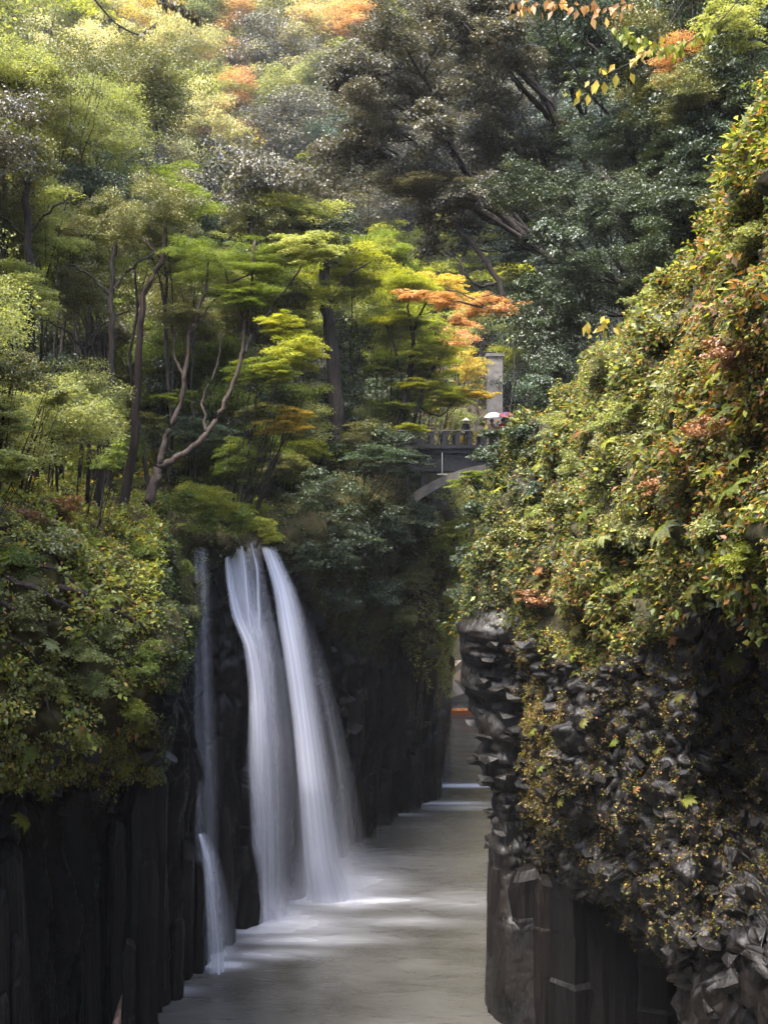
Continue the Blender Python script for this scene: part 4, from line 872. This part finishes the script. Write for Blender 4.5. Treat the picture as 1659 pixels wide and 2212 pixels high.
def person(x, y, z, rz, cloth, legs, label, hat=False, arm_up=True):
    e = empty('person', (x, y, z), label, 'person')
    J = {'pel': (0, 0, .93, .15), 'wst': (0, .01, 1.1, .14), 'chs': (0, 0, 1.32, .17), 'nek': (0, 0, 1.47, .06), 'hd0': (0, -.01, 1.53, .07), 'hd1': (0, -.02, 1.6, .1), 'hd2': (0, -.01, 1.68, .085),
         'shL': (-.19, 0, 1.39, .07), 'elL': (-.24, .02, 1.1, .045), 'wrL': (-.2, -.16, .92, .032), 'haL': (-.19, -.2, .87, .04), 'shR': (.19, 0, 1.39, .07)}
    if arm_up: J.update({'elR': (.23, -.1, 1.14, .045), 'wrR': (.15, -.28, 1.25, .032), 'haR': (.13, -.3, 1.3, .04)})
    else: J.update({'elR': (.24, .02, 1.1, .045), 'wrR': (.2, -.16, .92, .032), 'haR': (.19, -.2, .87, .04)})
    J.update({'hpL': (-.1, 0, .86, .11), 'knL': (-.11, -.02, .48, .065), 'anL': (-.11, .02, .09, .045), 'ftL': (-.12, -.14, .04, .04), 'hpR': (.1, 0, .86, .11), 'knR': (.11, -.02, .48, .065), 'anR': (.11, .02, .09, .045), 'ftR': (.12, -.14, .04, .04)})
    E = [('pel', 'wst'), ('wst', 'chs'), ('chs', 'nek'), ('nek', 'hd0'), ('hd0', 'hd1'), ('hd1', 'hd2'), ('chs', 'shL'), ('shL', 'elL'), ('elL', 'wrL'), ('wrL', 'haL'), ('chs', 'shR'), ('shR', 'elR'), ('elR', 'wrR'), ('wrR', 'haR'),
         ('pel', 'hpL'), ('hpL', 'knL'), ('knL', 'anL'), ('anL', 'ftL'), ('pel', 'hpR'), ('hpR', 'knR'), ('knR', 'anR'), ('anR', 'ftR')]
    ks = list(J); me = bpy.data.meshes.new('body'); me.from_pydata([J[k][:3] for k in ks], [(ks.index(a), ks.index(b)) for a, b in E], []); me.update()
    o = bpy.data.objects.new('body', me); link(o, e); sk = o.modifiers.new('s', 'SKIN'); sk.use_smooth_shade = True; lay = me.skin_vertices[0] if me.skin_vertices else None
    if lay is None:
        bm_ = __import__('bmesh').new(); bm_.from_mesh(me); bm_.verts.layers.skin.verify(); bm_.to_mesh(me); bm_.free(); lay = me.skin_vertices[0]
    for i, k in enumerate(ks): lay.data[i].radius = (J[k][3], J[k][3]); lay.data[i].use_root = (k == 'pel')
    sb = o.modifiers.new('d', 'SUBSURF'); sb.levels = 1; sb.render_levels = 1
    dg = bpy.context.evaluated_depsgraph_get(); dg.update(); nm = bpy.data.meshes.new_from_object(o.evaluated_get(dg)); o.modifiers.clear(); o.data = nm; nm.name = 'body'
    nm.materials.clear()
    for m in (cloth, legs, M_skin): nm.materials.append(m)
    for p in nm.polygons:
        c = p.center; skin = c.z > 1.46 or (c.y < -.17 and .8 < c.z < 1.35 and abs(c.x) > .1 and c.z > .84)
        p.material_index = 2 if skin else (1 if c.z < .93 and abs(c.x) < .19 else 0)
    hr = MB(); prof = [(0.001, .125), (.06, .115), (.1, .07), (.115, 0), (.1, -.07), (.085, -.1)]; hr.lathe(prof, (0, .02, 1.66), 12); hr.build('hair', M_hair, e, True)
    MB().box((0, -.118, 1.6), (.022, .03, .045)).build('nose', M_skin, e)
    if hat:
        h = MB(); h.lathe([(.001, .17), (.08, .13), (.12, .06), (.33, -.02), (.335, -.03), (.12, .03)], (0, 0, 1.66), 20); h.build('hat', M_straw, e, True)
    e.rotation_euler = (0, 0, rz); return e
def umbrella(x, y, z, mat, label, tilt=(0, 0), rad=.52):
    e = empty('umbrella', (x, y, z), label, 'umbrella'); n = 8; mb = MB(); vs_ = [(0, 0, .86)]
    for i in range(1, 6):
        q = i / 5
        for k in range(n * 2):
            w = math.pi * k / n; sc = 1 if k % 2 == 0 else 1 - .07 * q
            vs_.append((math.cos(w) * rad * q * sc, math.sin(w) * rad * q * sc, .86 - .28 * q ** 2 + (0 if k % 2 == 0 else -.0 * q)))
    m = n * 2; fs = [(0, 1 + k, 1 + (k + 1) % m) for k in range(m)] + [(1 + i * m + k, 1 + i * m + (k + 1) % m, 1 + (i + 1) * m + (k + 1) % m, 1 + (i + 1) * m + k) for i in range(4) for k in range(m)]
    MB().add(vs_, fs).build('canopy', mat, e, True); MB().tube([(0, 0, -.12), (0, 0, .93)], .009, 6).build('shaft', M_dark, e)
    MB().tube([(0, 0, -.12), (0, 0, -.2), (.03, 0, -.23), (.06, 0, -.2)], .016, 6).build('handle', M_dark, e); e.rotation_euler = (tilt[0], tilt[1], 0)
person(bx(1008), BY + .55, zd, 0.3, M_dark, M_dark, 'person in dark clothes with pale wide-brimmed hat standing on the bridge', True, False)
person(bx(1066), BY + 1.0, zd, 0.2, M_tan, M_dark, 'person in a tan top under the white umbrella on the bridge')
umbrella(bx(1066) + .07, BY + .68, zd + 1.3, M_white, 'white umbrella held up on the bridge beside the red plaid one', (.12, -.05), .56)
person(bx(1088), BY + .6, zd, -.2, M_red, M_dark, 'person in red clothes under the plaid umbrella at the right end of the bridge')
umbrella(bx(1088) + .15, BY + .3, zd + 1.3, M_plaid, 'red and purple plaid umbrella held up on the bridge', (.25, .15), .55)

# ------------------------------------------------------------------ pale pier far behind the bridge
pp = P(1068, 810, 130); t = empty('bridge_pier', (pp[0], 130, float(ground_h(pp[0], 130)) - 1), 'pale concrete pier standing among far trees above the small bridge', 'bridge pier')
hp = P(1068, 772, 130)[2] - t.location.z
MB().box((0, 0, hp / 2), (1.9, 1.6, hp)).build('shaft', M_conc, t); MB().box((0, 0, hp + .2), (2.3, 2, .4)).build('pier_cap', M_conc, t)

# ------------------------------------------------------------------ orange rowing boat
M_boat = plain('orange_paint', (0.75, 0.22, 0.03), .4, .5); M_seat = plain('boat_seat', (0.5, 0.4, 0.3))
def boat(px, D):
    e = empty('rowing_boat', ((px - 829.5) / F * D, D, 0.0), 'small orange rowing boat on the far river by the right cliff corner', 'boat')
    n = 13; vs_ = []; 
    for i in range(n):
        q = i / (n - 1) * 2 - 1; w = .62 * (1 - abs(q) ** 2.6 * (1 if q > 0 else .45)); x = q * 1.55; sh = .38 + .1 * abs(q) ** 2; kz = -.12 + .16 * max(q, 0) ** 3
        vs_ += [(x, -w, sh), (x, -w * .72, kz + .08), (x, 0, kz), (x, w * .72, kz + .08), (x, w, sh), (x, w - .05 * (w > .08), sh), (x, w * .66, kz + .14), (x, 0, kz + .06), (x, -w * .66, kz + .14), (x, -w + .05 * (w > .08), sh)]
    fs = [(i * 10 + k, i * 10 + (k + 1) % 10, i * 10 + 10 + (k + 1) % 10, i * 10 + 10 + k) for i in range(n - 1) for k in range(10)] + [tuple(range(10))]
    MB().add(vs_, fs).build('hull', M_boat, e)
    for x in (-.8, 0, .7): MB().box((x, 0, .24), (.24, .98, .04)).build('seat', M_seat, e)
    e.rotation_euler = (0, 0, .15)
boat(992, 93.5)

# ------------------------------------------------------------------ driftwood, far boulders and rock slope
mb = MB(); a, b = P(235, 2240, 34.5), P(270, 2152, 35.3); a[2] = max(a[2], -.3)
a = P(228, 2290, 33.8)
o = mb.tube([a, a * .5 + b * .5 + np.array([.03, 0, .02]), b], [.17, .15, .13], 10).build('driftwood_log', M_wood, None, True); tag(o, 'reddish bare driftwood log leaning against the column at bottom left', 'log')
o = MB().tube([b + (b - a) * 0.001, b + (b - a) * .004], [.132, .12], 10).build('sawn_end', M_wood, o)
def far_rocks():
    r = np.random.default_rng(4); names = [(962, 1492, 101, 2.4, 'broad tan boulder at the far water edge'), (975, 1450, 104, 2.0, 'tall brown rock behind the far tan boulder'), (1000, 1470, 103, 2.2, 'brown rock at the far bank beside the right cliff'), (955, 1440, 105, 1.5, 'dark wet rock above the far tan boulder')]
    for px, py, D, s_, lab in names:
        o = bpy.data.objects.new('boulder', stone_template(int(px), .8)); o.data.materials.clear(); o.data.materials.append(M_beach); link(o); c = P(px, py, D); c[2] = max(c[2] - .4, 0.2)
        o.location = c; o.scale = (s_, s_, s_ * .9); o.rotation_euler = (.3, .5, r.uniform(0, 6)); tag(o, lab, 'boulder')
far_rocks()

# ------------------------------------------------------------------ the forked leaning tree and the dark trunks above the falls
def limb_tree(name, D, paths, mat, label, crowns, Dj=0.8):
    """paths: list of (list of (px,py), r0, r1) in picture units at distance D"""
    b = paths[0][0][0]; e = empty(name, P(b[0], b[1], D), label, 'tree'); r = np.random.default_rng(len(TREES) + 500); off = {}
    for k, (pts, r0, r1) in enumerate(paths):
        w = []; base = off.get(pts[0], 0.0); dd = r.uniform(-1, 1) * Dj if k else 0
        for i, q in enumerate(pts):
            dq = off.get(q, base + dd * i / max(1, len(pts) - 1)); off[q] = dq; w.append(P(q[0], q[1], D + dq))
        w = catmull(np.array(w), len(w) * 4); w[1:-1] += r.normal(size=(len(w) - 2, 3)) * 0.035
        put(MB().tube(w, np.linspace(r0, r1, len(w)) / F * D, 8 if k == 0 else 6).build('trunk' if k == 0 else 'branch', mat, None, True), e)
    for (px, py, rr, sp, form, vr) in crowns:
        c = P(px, py, D + r.uniform(-.6, .6)); Rr = pxr(rr, D); o = bpy.data.objects.new('crown', crown_mesh(sp, form, False, Rr, D)); link(o, e)
        o.location = Vector(c) - Vector(e.location); o.scale = (Rr, Rr, Rr * vr); o.rotation_euler = (0, 0, r.uniform(0, 6.28))
    return e
limb_tree('maple_tree', 39.5, [([(292, 1165), (312, 1110), (330, 1060), (342, 1010)], 14, 10), ([(342, 1010), (360, 950), (385, 885), (400, 820), (412, 720), (440, 640), (452, 560)], 7.5, 2.5),
    ([(342, 1010), (372, 992), (410, 972), (446, 938), (475, 890), (505, 830), (522, 770), (530, 690), (546, 600), (552, 520)], 8, 2.5), ([(400, 820), (380, 770), (372, 700)], 4, 2), ([(522, 770), (560, 700), (610, 640), (660, 560)], 4, 1.5), ([(446, 938), (440, 860), (470, 790), (480, 720)], 3.5, 1.5),
    ([(412, 720), (450, 660), (520, 600), (600, 560)], 3.5, 1.2), ([(530, 690), (500, 640), (480, 560)], 3, 1.2)], M_barkp, 'pale mottled tree forking low above the falls, one limb sweeping right',
    [(450, 560, 85, 'maple', 'round', .6), (580, 560, 85, 'maple', 'tier', .6), (660, 530, 70, 'pale', 'tier', .6), (520, 640, 60, 'maple', 'tier', .6), (400, 680, 55, 'olive', 'tier', .7), (380, 860, 40, 'maple', 'tier', .6), (590, 800, 45, 'lime', 'tier', .6), (600, 700, 50, 'lime', 'tier', .6)])
for (pts, r0, r1, D, mat, nm, lab) in [
    ([(75, 1080), (70, 900), (66, 700), (60, 520), (58, 380)], 13, 7, 36, M_bark, 'broadleaf_tree', 'thick straight dark trunk standing at far left of the cliff top'),
    ([(205, 1110), (235, 960), (243, 800), (240, 640), (250, 520)], 9, 5, 38, M_bark, 'broadleaf_tree', 'dark slender trunk bending slightly right, second thick one from the left edge'),
    ([(262, 1130), (290, 960), (300, 800), (308, 640), (352, 560), (358, 480)], 11, 4, 41, M_barkr, 'broadleaf_tree', 'brown trunk with a bend, directly left of the pale forking tree'),
    ([(190, 1090), (195, 900), (188, 760), (195, 660)], 5, 3, 40, M_bark, 'broadleaf_tree', 'thin dark trunk between the two thick dark trunks at left'),
    ([(725, 1000), (727, 880), (718, 760), (705, 660), (700, 560)], 20, 11, 60, M_bark, 'evergreen_tree', 'very thick dark trunk standing left of the small bridge'),
    ([(540, 960), (542, 850), (540, 760), (545, 640)], 10, 7, 62, M_barkr, 'evergreen_tree', 'reddish straight trunk behind the sweeping limb of the forking tree'),
    ([(430, 980), (445, 860), (460, 740)], 6, 3, 56, M_bark, 'broadleaf_tree', 'thin dark trunk behind the forks of the pale tree')]:
    top = pts[-1]
    limb_tree(nm, D, [(pts, r0, r1), ([pts[-2], (pts[-2][0] + 40, pts[-2][1] - 60), (pts[-2][0] + 95, pts[-2][1] - 95)], 4, 1.5), ([pts[-2], (pts[-2][0] - 50, pts[-2][1] - 50), (pts[-2][0] - 100, pts[-2][1] - 70)], 3.5, 1.5)], mat, lab,
        [(top[0], top[1] - 40, 85, 'olive' if 'ever' not in nm else 'evergreen', 'round', .9)])
limb_tree('maple_tree', 63, [([(868, 960), (866, 900), (880, 850), (885, 800), (893, 740)], 8, 5), ([(866, 900), (872, 850), (862, 790), (850, 740), (830, 690)], 4, 2), ([(885, 930), (905, 880), (915, 830), (945, 780), (968, 740)], 5, 2),
    ([(893, 740), (900, 690), (930, 640)], 4, 1.5), ([(893, 740), (885, 690), (880, 640)], 4, 1.5), ([(905, 880), (950, 900), (980, 870), (1000, 850)], 2.5, 1)], M_bark, 'slim yellow green maple with upright dark stems at the left end of the bridge',
    [(860, 700, 75, 'lime', 'tier', .5), (940, 760, 70, 'lime', 'tier', .6), (890, 620, 80, 'lime', 'tier', .5), (830, 790, 60, 'maple', 'tier', .5), (965, 860, 50, 'lime', 'tier', .45), (905, 835, 60, 'lime', 'tier', .5), (850, 880, 45, 'maple', 'tier', .5), (1010, 950, 20, 'gold', 'tier', 1.2), (1035, 850, 38, 'gold', 'tier', .5)])
limb_tree('leaning_tree', 50, [([(1100, 700), (1078, 610), (1040, 550), (995, 500), (965, 455)], 8, 4), ([(965, 455), (930, 430), (880, 420)], 3.5, 1.2), ([(1040, 620), (1010, 600), (985, 560), (960, 540)], 3.5, 1.2), ([(1078, 610), (1040, 620)], 4, 3.5), ([(995, 500), (1000, 450), (1020, 410)], 3, 1)], M_bark,
    'dark bare trunk leaning left from the right bank above the orange leaves', [(930, 400, 90, 'grey', 'tier', .5), (1010, 400, 80, 'grey', 'round', .6)])
# orange leaved sprays over the bridge
limb_tree('autumn_tree', 47, [([(1210, 760), (1150, 700), (1060, 668), (960, 645), (870, 625)], 5, 1.2), ([(1060, 668), (1010, 640), (960, 620)], 2, 1), ([(1150, 700), (1090, 640), (1040, 640)], 2, 1)], M_bark, 'flat spray of orange and pinkish leaves reaching left over the bridge',
    [(890, 632, 42, 'orange', 'round', .45), (960, 645, 48, 'orange', 'round', .5), (1030, 660, 52, 'orange', 'round', .55), (1095, 665, 44, 'orange', 'round', .6), (1000, 690, 32, 'orange', 'round', .6)])

ORDS = ['leftmost clump', 'second clump from left', 'middle clump', 'clump above the left strand', 'clump above the right strand', 'small rightmost clump', 'lowest clump']
# ------------------------------------------------------------------ shrubs and ferns on the cliffs
def on_cliff(G_, N_, px, py, maxD=70):
    gx, gy = proj(G_); d = (gx - px) ** 2 + (gy - py) ** 2 + np.where((G_[..., 1] < maxD) & (G_[..., 1] > 5), 0, 1e9); i, j = np.unravel_index(np.argmin(d), d.shape); return G_[i, j], N_[i, j]
for_lip = [(400, 1085, 46), (435, 1085, 54), (480, 1098, 54), (525, 1120, 46), (562, 1142, 36), (590, 1165, 26), (450, 1135, 40)]
def shrub(G_, N_, px, py, rr, sp, label=None, form='round', vr=.75, out=.35, D=None):
    p, n = on_cliff(G_, N_, px, py) if D is None else (P(px, py, D + 1.2), np.array([0, -1., .3])); Rr = pxr(rr, p[1]); e = empty('shrub', p, label, 'shrub'); c = Vector(n) * Rr * out
    o = bpy.data.objects.new('foliage', crown_mesh(sp, form, False, Rr, p[1])); link(o, e); o.location = c; o.scale = (Rr, Rr, Rr * vr); o.rotation_euler = (random.uniform(-.2, .2), random.uniform(-.2, .2), random.uniform(0, 6.28))
    st = MB()
    for _ in range(4):
        q = np.array(c) + norm(rng.normal(size=3)) * Rr * .6; st.tube(wob((0, 0, 0), q, 4, Rr * .08, rng), np.linspace(.02, .006, 4) * max(1, Rr), 4, False)
    st.build('stem', M_bark, e); TREES.append(dict(e=e, c=np.array(p) + np.array(c), sp=sp, R=Rr)); return e
for t in [(1075, 985, 48, 'evergreen'), (1110, 1060, 50, 'blue'), (1060, 1120, 48, 'evergreen'), (1030, 1200, 42, 'evergreen'), (1090, 1180, 50, 'olive'), (1150, 960, 55, 'evergreen'), (1180, 1040, 50, 'blue'), (1160, 1140, 50, 'olive'), (1010, 1280, 34, 'evergreen'),
          (1230, 930, 55, 'pale'), (1290, 880, 55, 'pale'), (1340, 790, 60, 'olive'), (1390, 720, 55, 'pale'), (1420, 650, 50, 'pale'), (1480, 700, 55, 'olive'), (1350, 900, 60, 'pale'), (1280, 1010, 55, 'pale'), (1230, 1090, 50, 'olive'), (1330, 1060, 60, 'pale'), (1420, 960, 60, 'olive'),
          (1540, 560, 50, 'olive'), (1590, 430, 55, 'olive'), (1620, 320, 50, 'lime'), (1640, 520, 60, 'pale'), (1560, 680, 60, 'rust'), (1620, 760, 70, 'rust'), (1500, 840, 60, 'olive'), (1560, 930, 60, 'rust'), (1640, 960, 70, 'olive'), (1470, 1050, 50, 'rust'), (1400, 1140, 60, 'olive'),
          (1300, 1180, 55, 'pale'), (1230, 1220, 45, 'olive'), (1170, 1290, 36, 'rust'), (1200, 1250, 30, 'orange'), (1260, 1300, 45, 'olive'), (1350, 1260, 50, 'pale'), (1440, 1240, 45, 'olive'), (1560, 1140, 60, 'pale'), (1620, 1190, 60, 'lime'), (1580, 1240, 50, 'maple'), (1110, 1280, 36, 'olive')]:
    shrub(RG, RN0, *t)
for t in [(30, 1210, 55, 'maple'), (110, 1180, 60, 'olive'), (190, 1180, 55, 'maple'), (250, 1230, 50, 'olive'), (300, 1200, 45, 'maple'), (60, 1330, 60, 'olive'), (150, 1400, 60, 'pale'), (230, 1370, 60, 'pale'), (290, 1420, 50, 'maple'), (200, 1480, 50, 'pale'), (80, 1480, 55, 'olive'), (280, 1520, 45, 'lime'), (40, 1130, 50, 'rust'), (130, 1110, 50, 'rust'),
          (370, 1220, 40, 'maple'), (380, 1320, 36, 'olive'), (640, 1200, 45, 'evergreen'), (700, 1190, 60, 'evergreen'), (760, 1160, 60, 'evergreen'), (820, 1130, 60, 'evergreen'), (880, 1120, 60, 'evergreen'), (720, 1290, 50, 'evergreen'), (800, 1270, 55, 'evergreen'), (870, 1240, 60, 'olive'), (930, 1180, 50, 'maple'), (960, 1140, 45, 'lime'), (970, 1230, 40, 'lime'), (985, 1170, 34, 'lime'), (975, 1280, 30, 'gold'), (955, 1320, 36, 'lime'), (950, 1370, 28, 'lime'), (1000, 1120, 30, 'lime'), (925, 1400, 30, 'olive'), (940, 1450, 22, 'lime'), (850, 1330, 45, 'olive'),  # lime and gold shrubs at the far corner imitate sunlight by leaf colour
          (430, 1120, 50, 'maple'), (480, 1120, 60, 'maple'), (540, 1125, 55, 'lime'), (585, 1160, 35, 'lime'), (400, 1075, 45, 'maple')]:
    shrub(LG, LN0, *t)
for k_, (px, py, rr) in enumerate(for_lip): shrub(LG, LN0, px, py, rr, 'lime' if k_ % 3 else 'maple', 'bright green fern bank over the lip of the waterfall, ' + ORDS[k_], out=1.0, D=[41.5, 42.3, 43.2, 44, 44.8, 45.6, 42.2][k_])
def frond_template(seed, sp):
    r = np.random.default_rng(seed); B = []; D_ = []; Nn = []; L = []; h = np.array([1., 0, 0]); sdv = np.array([0, 1., 0])
    for i in range(20):
        q = (i + 1) / 20; p = h * q * .85 + np.array([0, 0, 1]) * (0.55 * q - .75 * q * q); w = .2 * math.sin(math.pi * min(1, q * .9 + .12)) ** .8 + .01
        for s_ in (-1, 1): B.append(p); D_.append(sdv * s_ + h * .35 + np.array([0, 0, -.15])); Nn.append(np.array([0, 0, 1]) + h * .5 * q); L.append(w)
    for i in range(10):                                              # the stalk
        q = i / 10; B.append(h * q * .85 + np.array([0, 0, 1]) * (0.55 * q - .75 * q * q)); q2 = q + .1; D_.append(h * .085 + np.array([0, 0, 1]) * (0.55 * (q2 - q) - .75 * (q2 * q2 - q * q))); Nn.append(np.array([0, 0, 1.])); L.append(.11)
    B, D_, Nn, L = map(np.array, (B, D_, Nn, L)); col = pal(PALS[sp], r.random(len(B)) * .5 + .4, .12, r)
    return leaf_mesh('frond', B, norm(D_), norm(Nn.astype(float)), L, L * .16 + .006, col, M_leafs, .1, .1)
FT = {sp: [frond_template(k, sp) for k in range(2)] for sp in ('maple', 'lime', 'pale', 'rust', 'olive')}
def fern(G_, N_, px, py, rr, sp):
    p, n = on_cliff(G_, N_, px, py); Rr = pxr(rr, p[1]); e = empty('fern', Vector(p) + Vector(n) * .35, None, 'fern')
    e.rotation_euler = Vector(norm(n * .7 + np.array([0, 0, .7]))).to_track_quat('Z', 'Y').to_euler(); TREES.append(dict(e=e, c=p, sp=sp, R=Rr))
    for f in range(9):
        o = bpy.data.objects.new('frond', random.choice(FT[sp])); link(o, e); k = Rr * random.uniform(.7, 1); o.scale = (k, k, k); o.rotation_euler = (0, 0, f * .7 + random.uniform(-.2, .2))
for t in [(1600, 900, 60, 'maple'), (1640, 990, 60, 'lime'), (1560, 1020, 50, 'maple'), (1630, 650, 50, 'pale'), (1590, 790, 50, 'rust'), (1500, 940, 45, 'rust'), (1400, 1240, 40, 'pale'), (1460, 1150, 45, 'maple'), (1520, 1260, 40, 'olive'), (1620, 1100, 55, 'lime'), (1340, 1330, 32, 'olive'), (1420, 1000, 40, 'rust'),
          (1180, 1240, 26, 'rust'), (1290, 1130, 36, 'lime'), (1160, 1500, 22, 'lime'), (1175, 1580, 22, 'maple'), (1280, 1560, 20, 'olive'), (1260, 1420, 26, 'lime'), (1480, 1370, 26, 'rust'), (1490, 1500, 24, 'olive'), (1350, 1600, 20, 'maple'), (1500, 1720, 26, 'lime'), (1190, 1660, 18, 'maple'), (1230, 1720, 18, 'olive'), (1400, 1700, 18, 'rust'), (1450, 1620, 20, 'olive'), (1590, 1400, 40, 'maple')]:
    fern(RG, RN0, *t)
_rf = np.random.default_rng(8)
for _ in range(34):
    qx = _rf.uniform(1080, 1650); qy = _rf.uniform(np.interp(qx, [1080, 1340, 1485, 1590, 1660], [1020, 800, 640, 500, 420]), np.interp(qx, [1080, 1300, 1660], [1300, 1380, 1280])); fern(RG, RN0, qx, qy, _rf.uniform(30, 58) * (.7 + .6 * (qx - 1080) / 570), ['maple', 'lime', 'pale', 'olive', 'rust'][int(_rf.choice(5, p=[.35, .2, .2, .1, .15]))])
for t in [(330, 1190, 40, 'maple'), (300, 1240, 38, 'maple'), (390, 1150, 40, 'lime'), (440, 1090, 44, 'lime'), (490, 1110, 44, 'lime'), (540, 1150, 34, 'maple'), (160, 1560, 34, 'olive'), (60, 1600, 34, 'maple'), (270, 1640, 30, 'lime'), (120, 1500, 30, 'lime'), (220, 1590, 30, 'olive'), (20, 1770, 40, 'lime'), (360, 1430, 24, 'olive'), (590, 1170, 24, 'lime'), (240, 1310, 34, 'maple'), (90, 1400, 36, 'pale')]:
    fern(LG, LN0, *t)

# ------------------------------------------------------------------ large leaved sprigs hanging into view
def sprig(name, D, path, leaves, L, sp, label, mat=M_bark, rad=.012, off=None):
    a = P(*path[0], D); e = empty(name, a, label, 'branch'); r = np.random.default_rng(int(path[0][0]) + 9)
    w = catmull(np.array([P(x, y, D + .1 * i) for i, (x, y) in enumerate(path)]), len(path) * 5); put(MB().tube(w, np.linspace(rad, rad * .3, len(w)), 6).build('stem', mat, None, True), e)
    i = r.integers(len(w) // 3, len(w), leaves); p = w[i] + r.normal(size=(leaves, 3)) * L * .35
    d = norm(np.array([0, 0, -1.]) + r.normal(size=p.shape) * .45); n = norm(np.array([0, -1, .4]) + r.normal(size=p.shape) * .5); LL_ = L * r.uniform(.7, 1.2, leaves)
    o = link(bpy.data.objects.new('leaves', leaf_mesh('leaves', p, d, n, LL_, LL_ * .26, pal(PALS[sp], r.random(leaves), .15, r), M_leafs))); put(o, e)
sprig('leafy_branch', 27, [(1360, 720), (1330, 702), (1295, 700), (1258, 712)], 16, .3, 'gold', 'short sprig of large yellow leaves hanging at the left edge of the right bank')
sprig('leafy_branch', 17, [(1440, -40), (1380, 2), (1300, 14), (1210, 8), (1110, 4)], 60, .17, 'orange', 'thin branch of orange leaves hanging along the top edge')
sprig('leafy_branch', 17, [(1500, -40), (1440, 60), (1370, 130), (1290, 170), (1250, 190)], 26, .2, 'gold', 'bare drooping branch with scattered yellow leaves at upper right')
sprig('leafy_branch', 19, [(1640, -60), (1560, 40), (1470, 100), (1400, 105), (1330, 60)], 110, .17, 'lime', 'arching branch of bright green leaves at upper right')
sprig('leafy_branch', 20, [(160, -60), (215, 10), (250, 50), (300, 75), (340, 50)], 40, .1, 'grey', 'bare twiggy branch hanging before the sky at upper left', rad=.03)
sprig('leafy_branch', 20, [(300, -60), (350, 0), (400, 20), (430, 40)], 160, .12, 'grey', 'small dark leafy branch hanging at the top edge left of centre', rad=.02)

# ------------------------------------------------------------------ labels for the wild plants
ADJ = {'straw': 'pale straw coloured', 'evergreen': 'dark evergreen', 'blue': 'grey green evergreen', 'grey': 'greyish brown', 'maple': 'mid green layered', 'lime': 'bright yellow green', 'gold': 'golden yellow autumn', 'orange': 'orange autumn', 'rust': 'rusty brown', 'olive': 'olive green', 'pale': 'pale green'}
ORD = ['leftmost', 'second from left', 'third from left', 'fourth from left', 'fifth from left', 'sixth from left', 'seventh from left', 'eighth from left', 'ninth from left', 'tenth from left', 'eleventh from left', 'twelfth from left', 'thirteenth from left', 'fourteenth from left'] + [w + ' from left' for w in 'fifteenth sixteenth seventeenth eighteenth nineteenth twentieth twenty-first twenty-second twenty-third twenty-fourth twenty-fifth twenty-sixth twenty-seventh twenty-eighth twenty-ninth thirtieth'.split()]
def where(px, py, cliff):
    if cliff:
        if px < 350: return 'on the near left cliff'
        if px < 620: return 'around the waterfall lip'
        if px < 900: return 'on the dark wall right of the waterfall'
        if px < 1000: return 'on the far corner of the left wall'
        if px < 1150: return 'on the left corner of the right cliff'
        return 'high on the right cliff' if py < 800 else ('midway up the right cliff' if py < 1100 else ('low on the green part of the right cliff' if py < 1320 else 'on the bare rock of the right cliff'))
    v = 'at the skyline' if py < 130 else 'high on the slope' if py < 300 else 'on the upper slope' if py < 450 else 'halfway up' if py < 620 else 'in the lower forest' if py < 820 else 'low by the gorge edge'
    h = 'at far left' if px < 200 else 'left of the falls' if px < 450 else 'above the falls' if px < 700 else 'left of the bridge' if px < 900 else 'above the bridge' if px < 1130 else 'right of the bridge' if px < 1400 else 'above the right cliff'
    return v + ' ' + h
from collections import defaultdict
buck = defaultdict(list)
for t in TREES:
    e = t['e']
    if e.get('label'): continue
    px, py = proj(t['c']); noun = e['category']; w = where(float(px), float(py), noun in ('shrub', 'fern')); buck[(ADJ[t['sp']], noun, w)].append((float(px), e))
for (a, n, w), L_ in buck.items():
    L_.sort(key=lambda q: q[0])
    for i, (px, e) in enumerate(L_): e['label'] = f'{a} {n} {w}' + (', ' + ORD[i] if len(L_) > 1 else '')

# ------------------------------------------------------------------ haze in the valley air
hm, nt, N, L = newmat('valley_haze'); pv = N('ShaderNodeVolumePrincipled'); pv.inputs['Color'].default_value = (0.93, 0.95, 1, 1); pv.inputs['Density'].default_value = 0.00012; pv.inputs['Anisotropy'].default_value = 0.1
o_ = N('ShaderNodeOutputMaterial'); L(pv.outputs[0], o_.inputs['Volume'])
hz = MB().box((0, 150, 93), (640, 580, 192)).build('haze', hm); tag(hz, kind='stuff'); hz['label'] = 'thin pale haze filling the valley air'
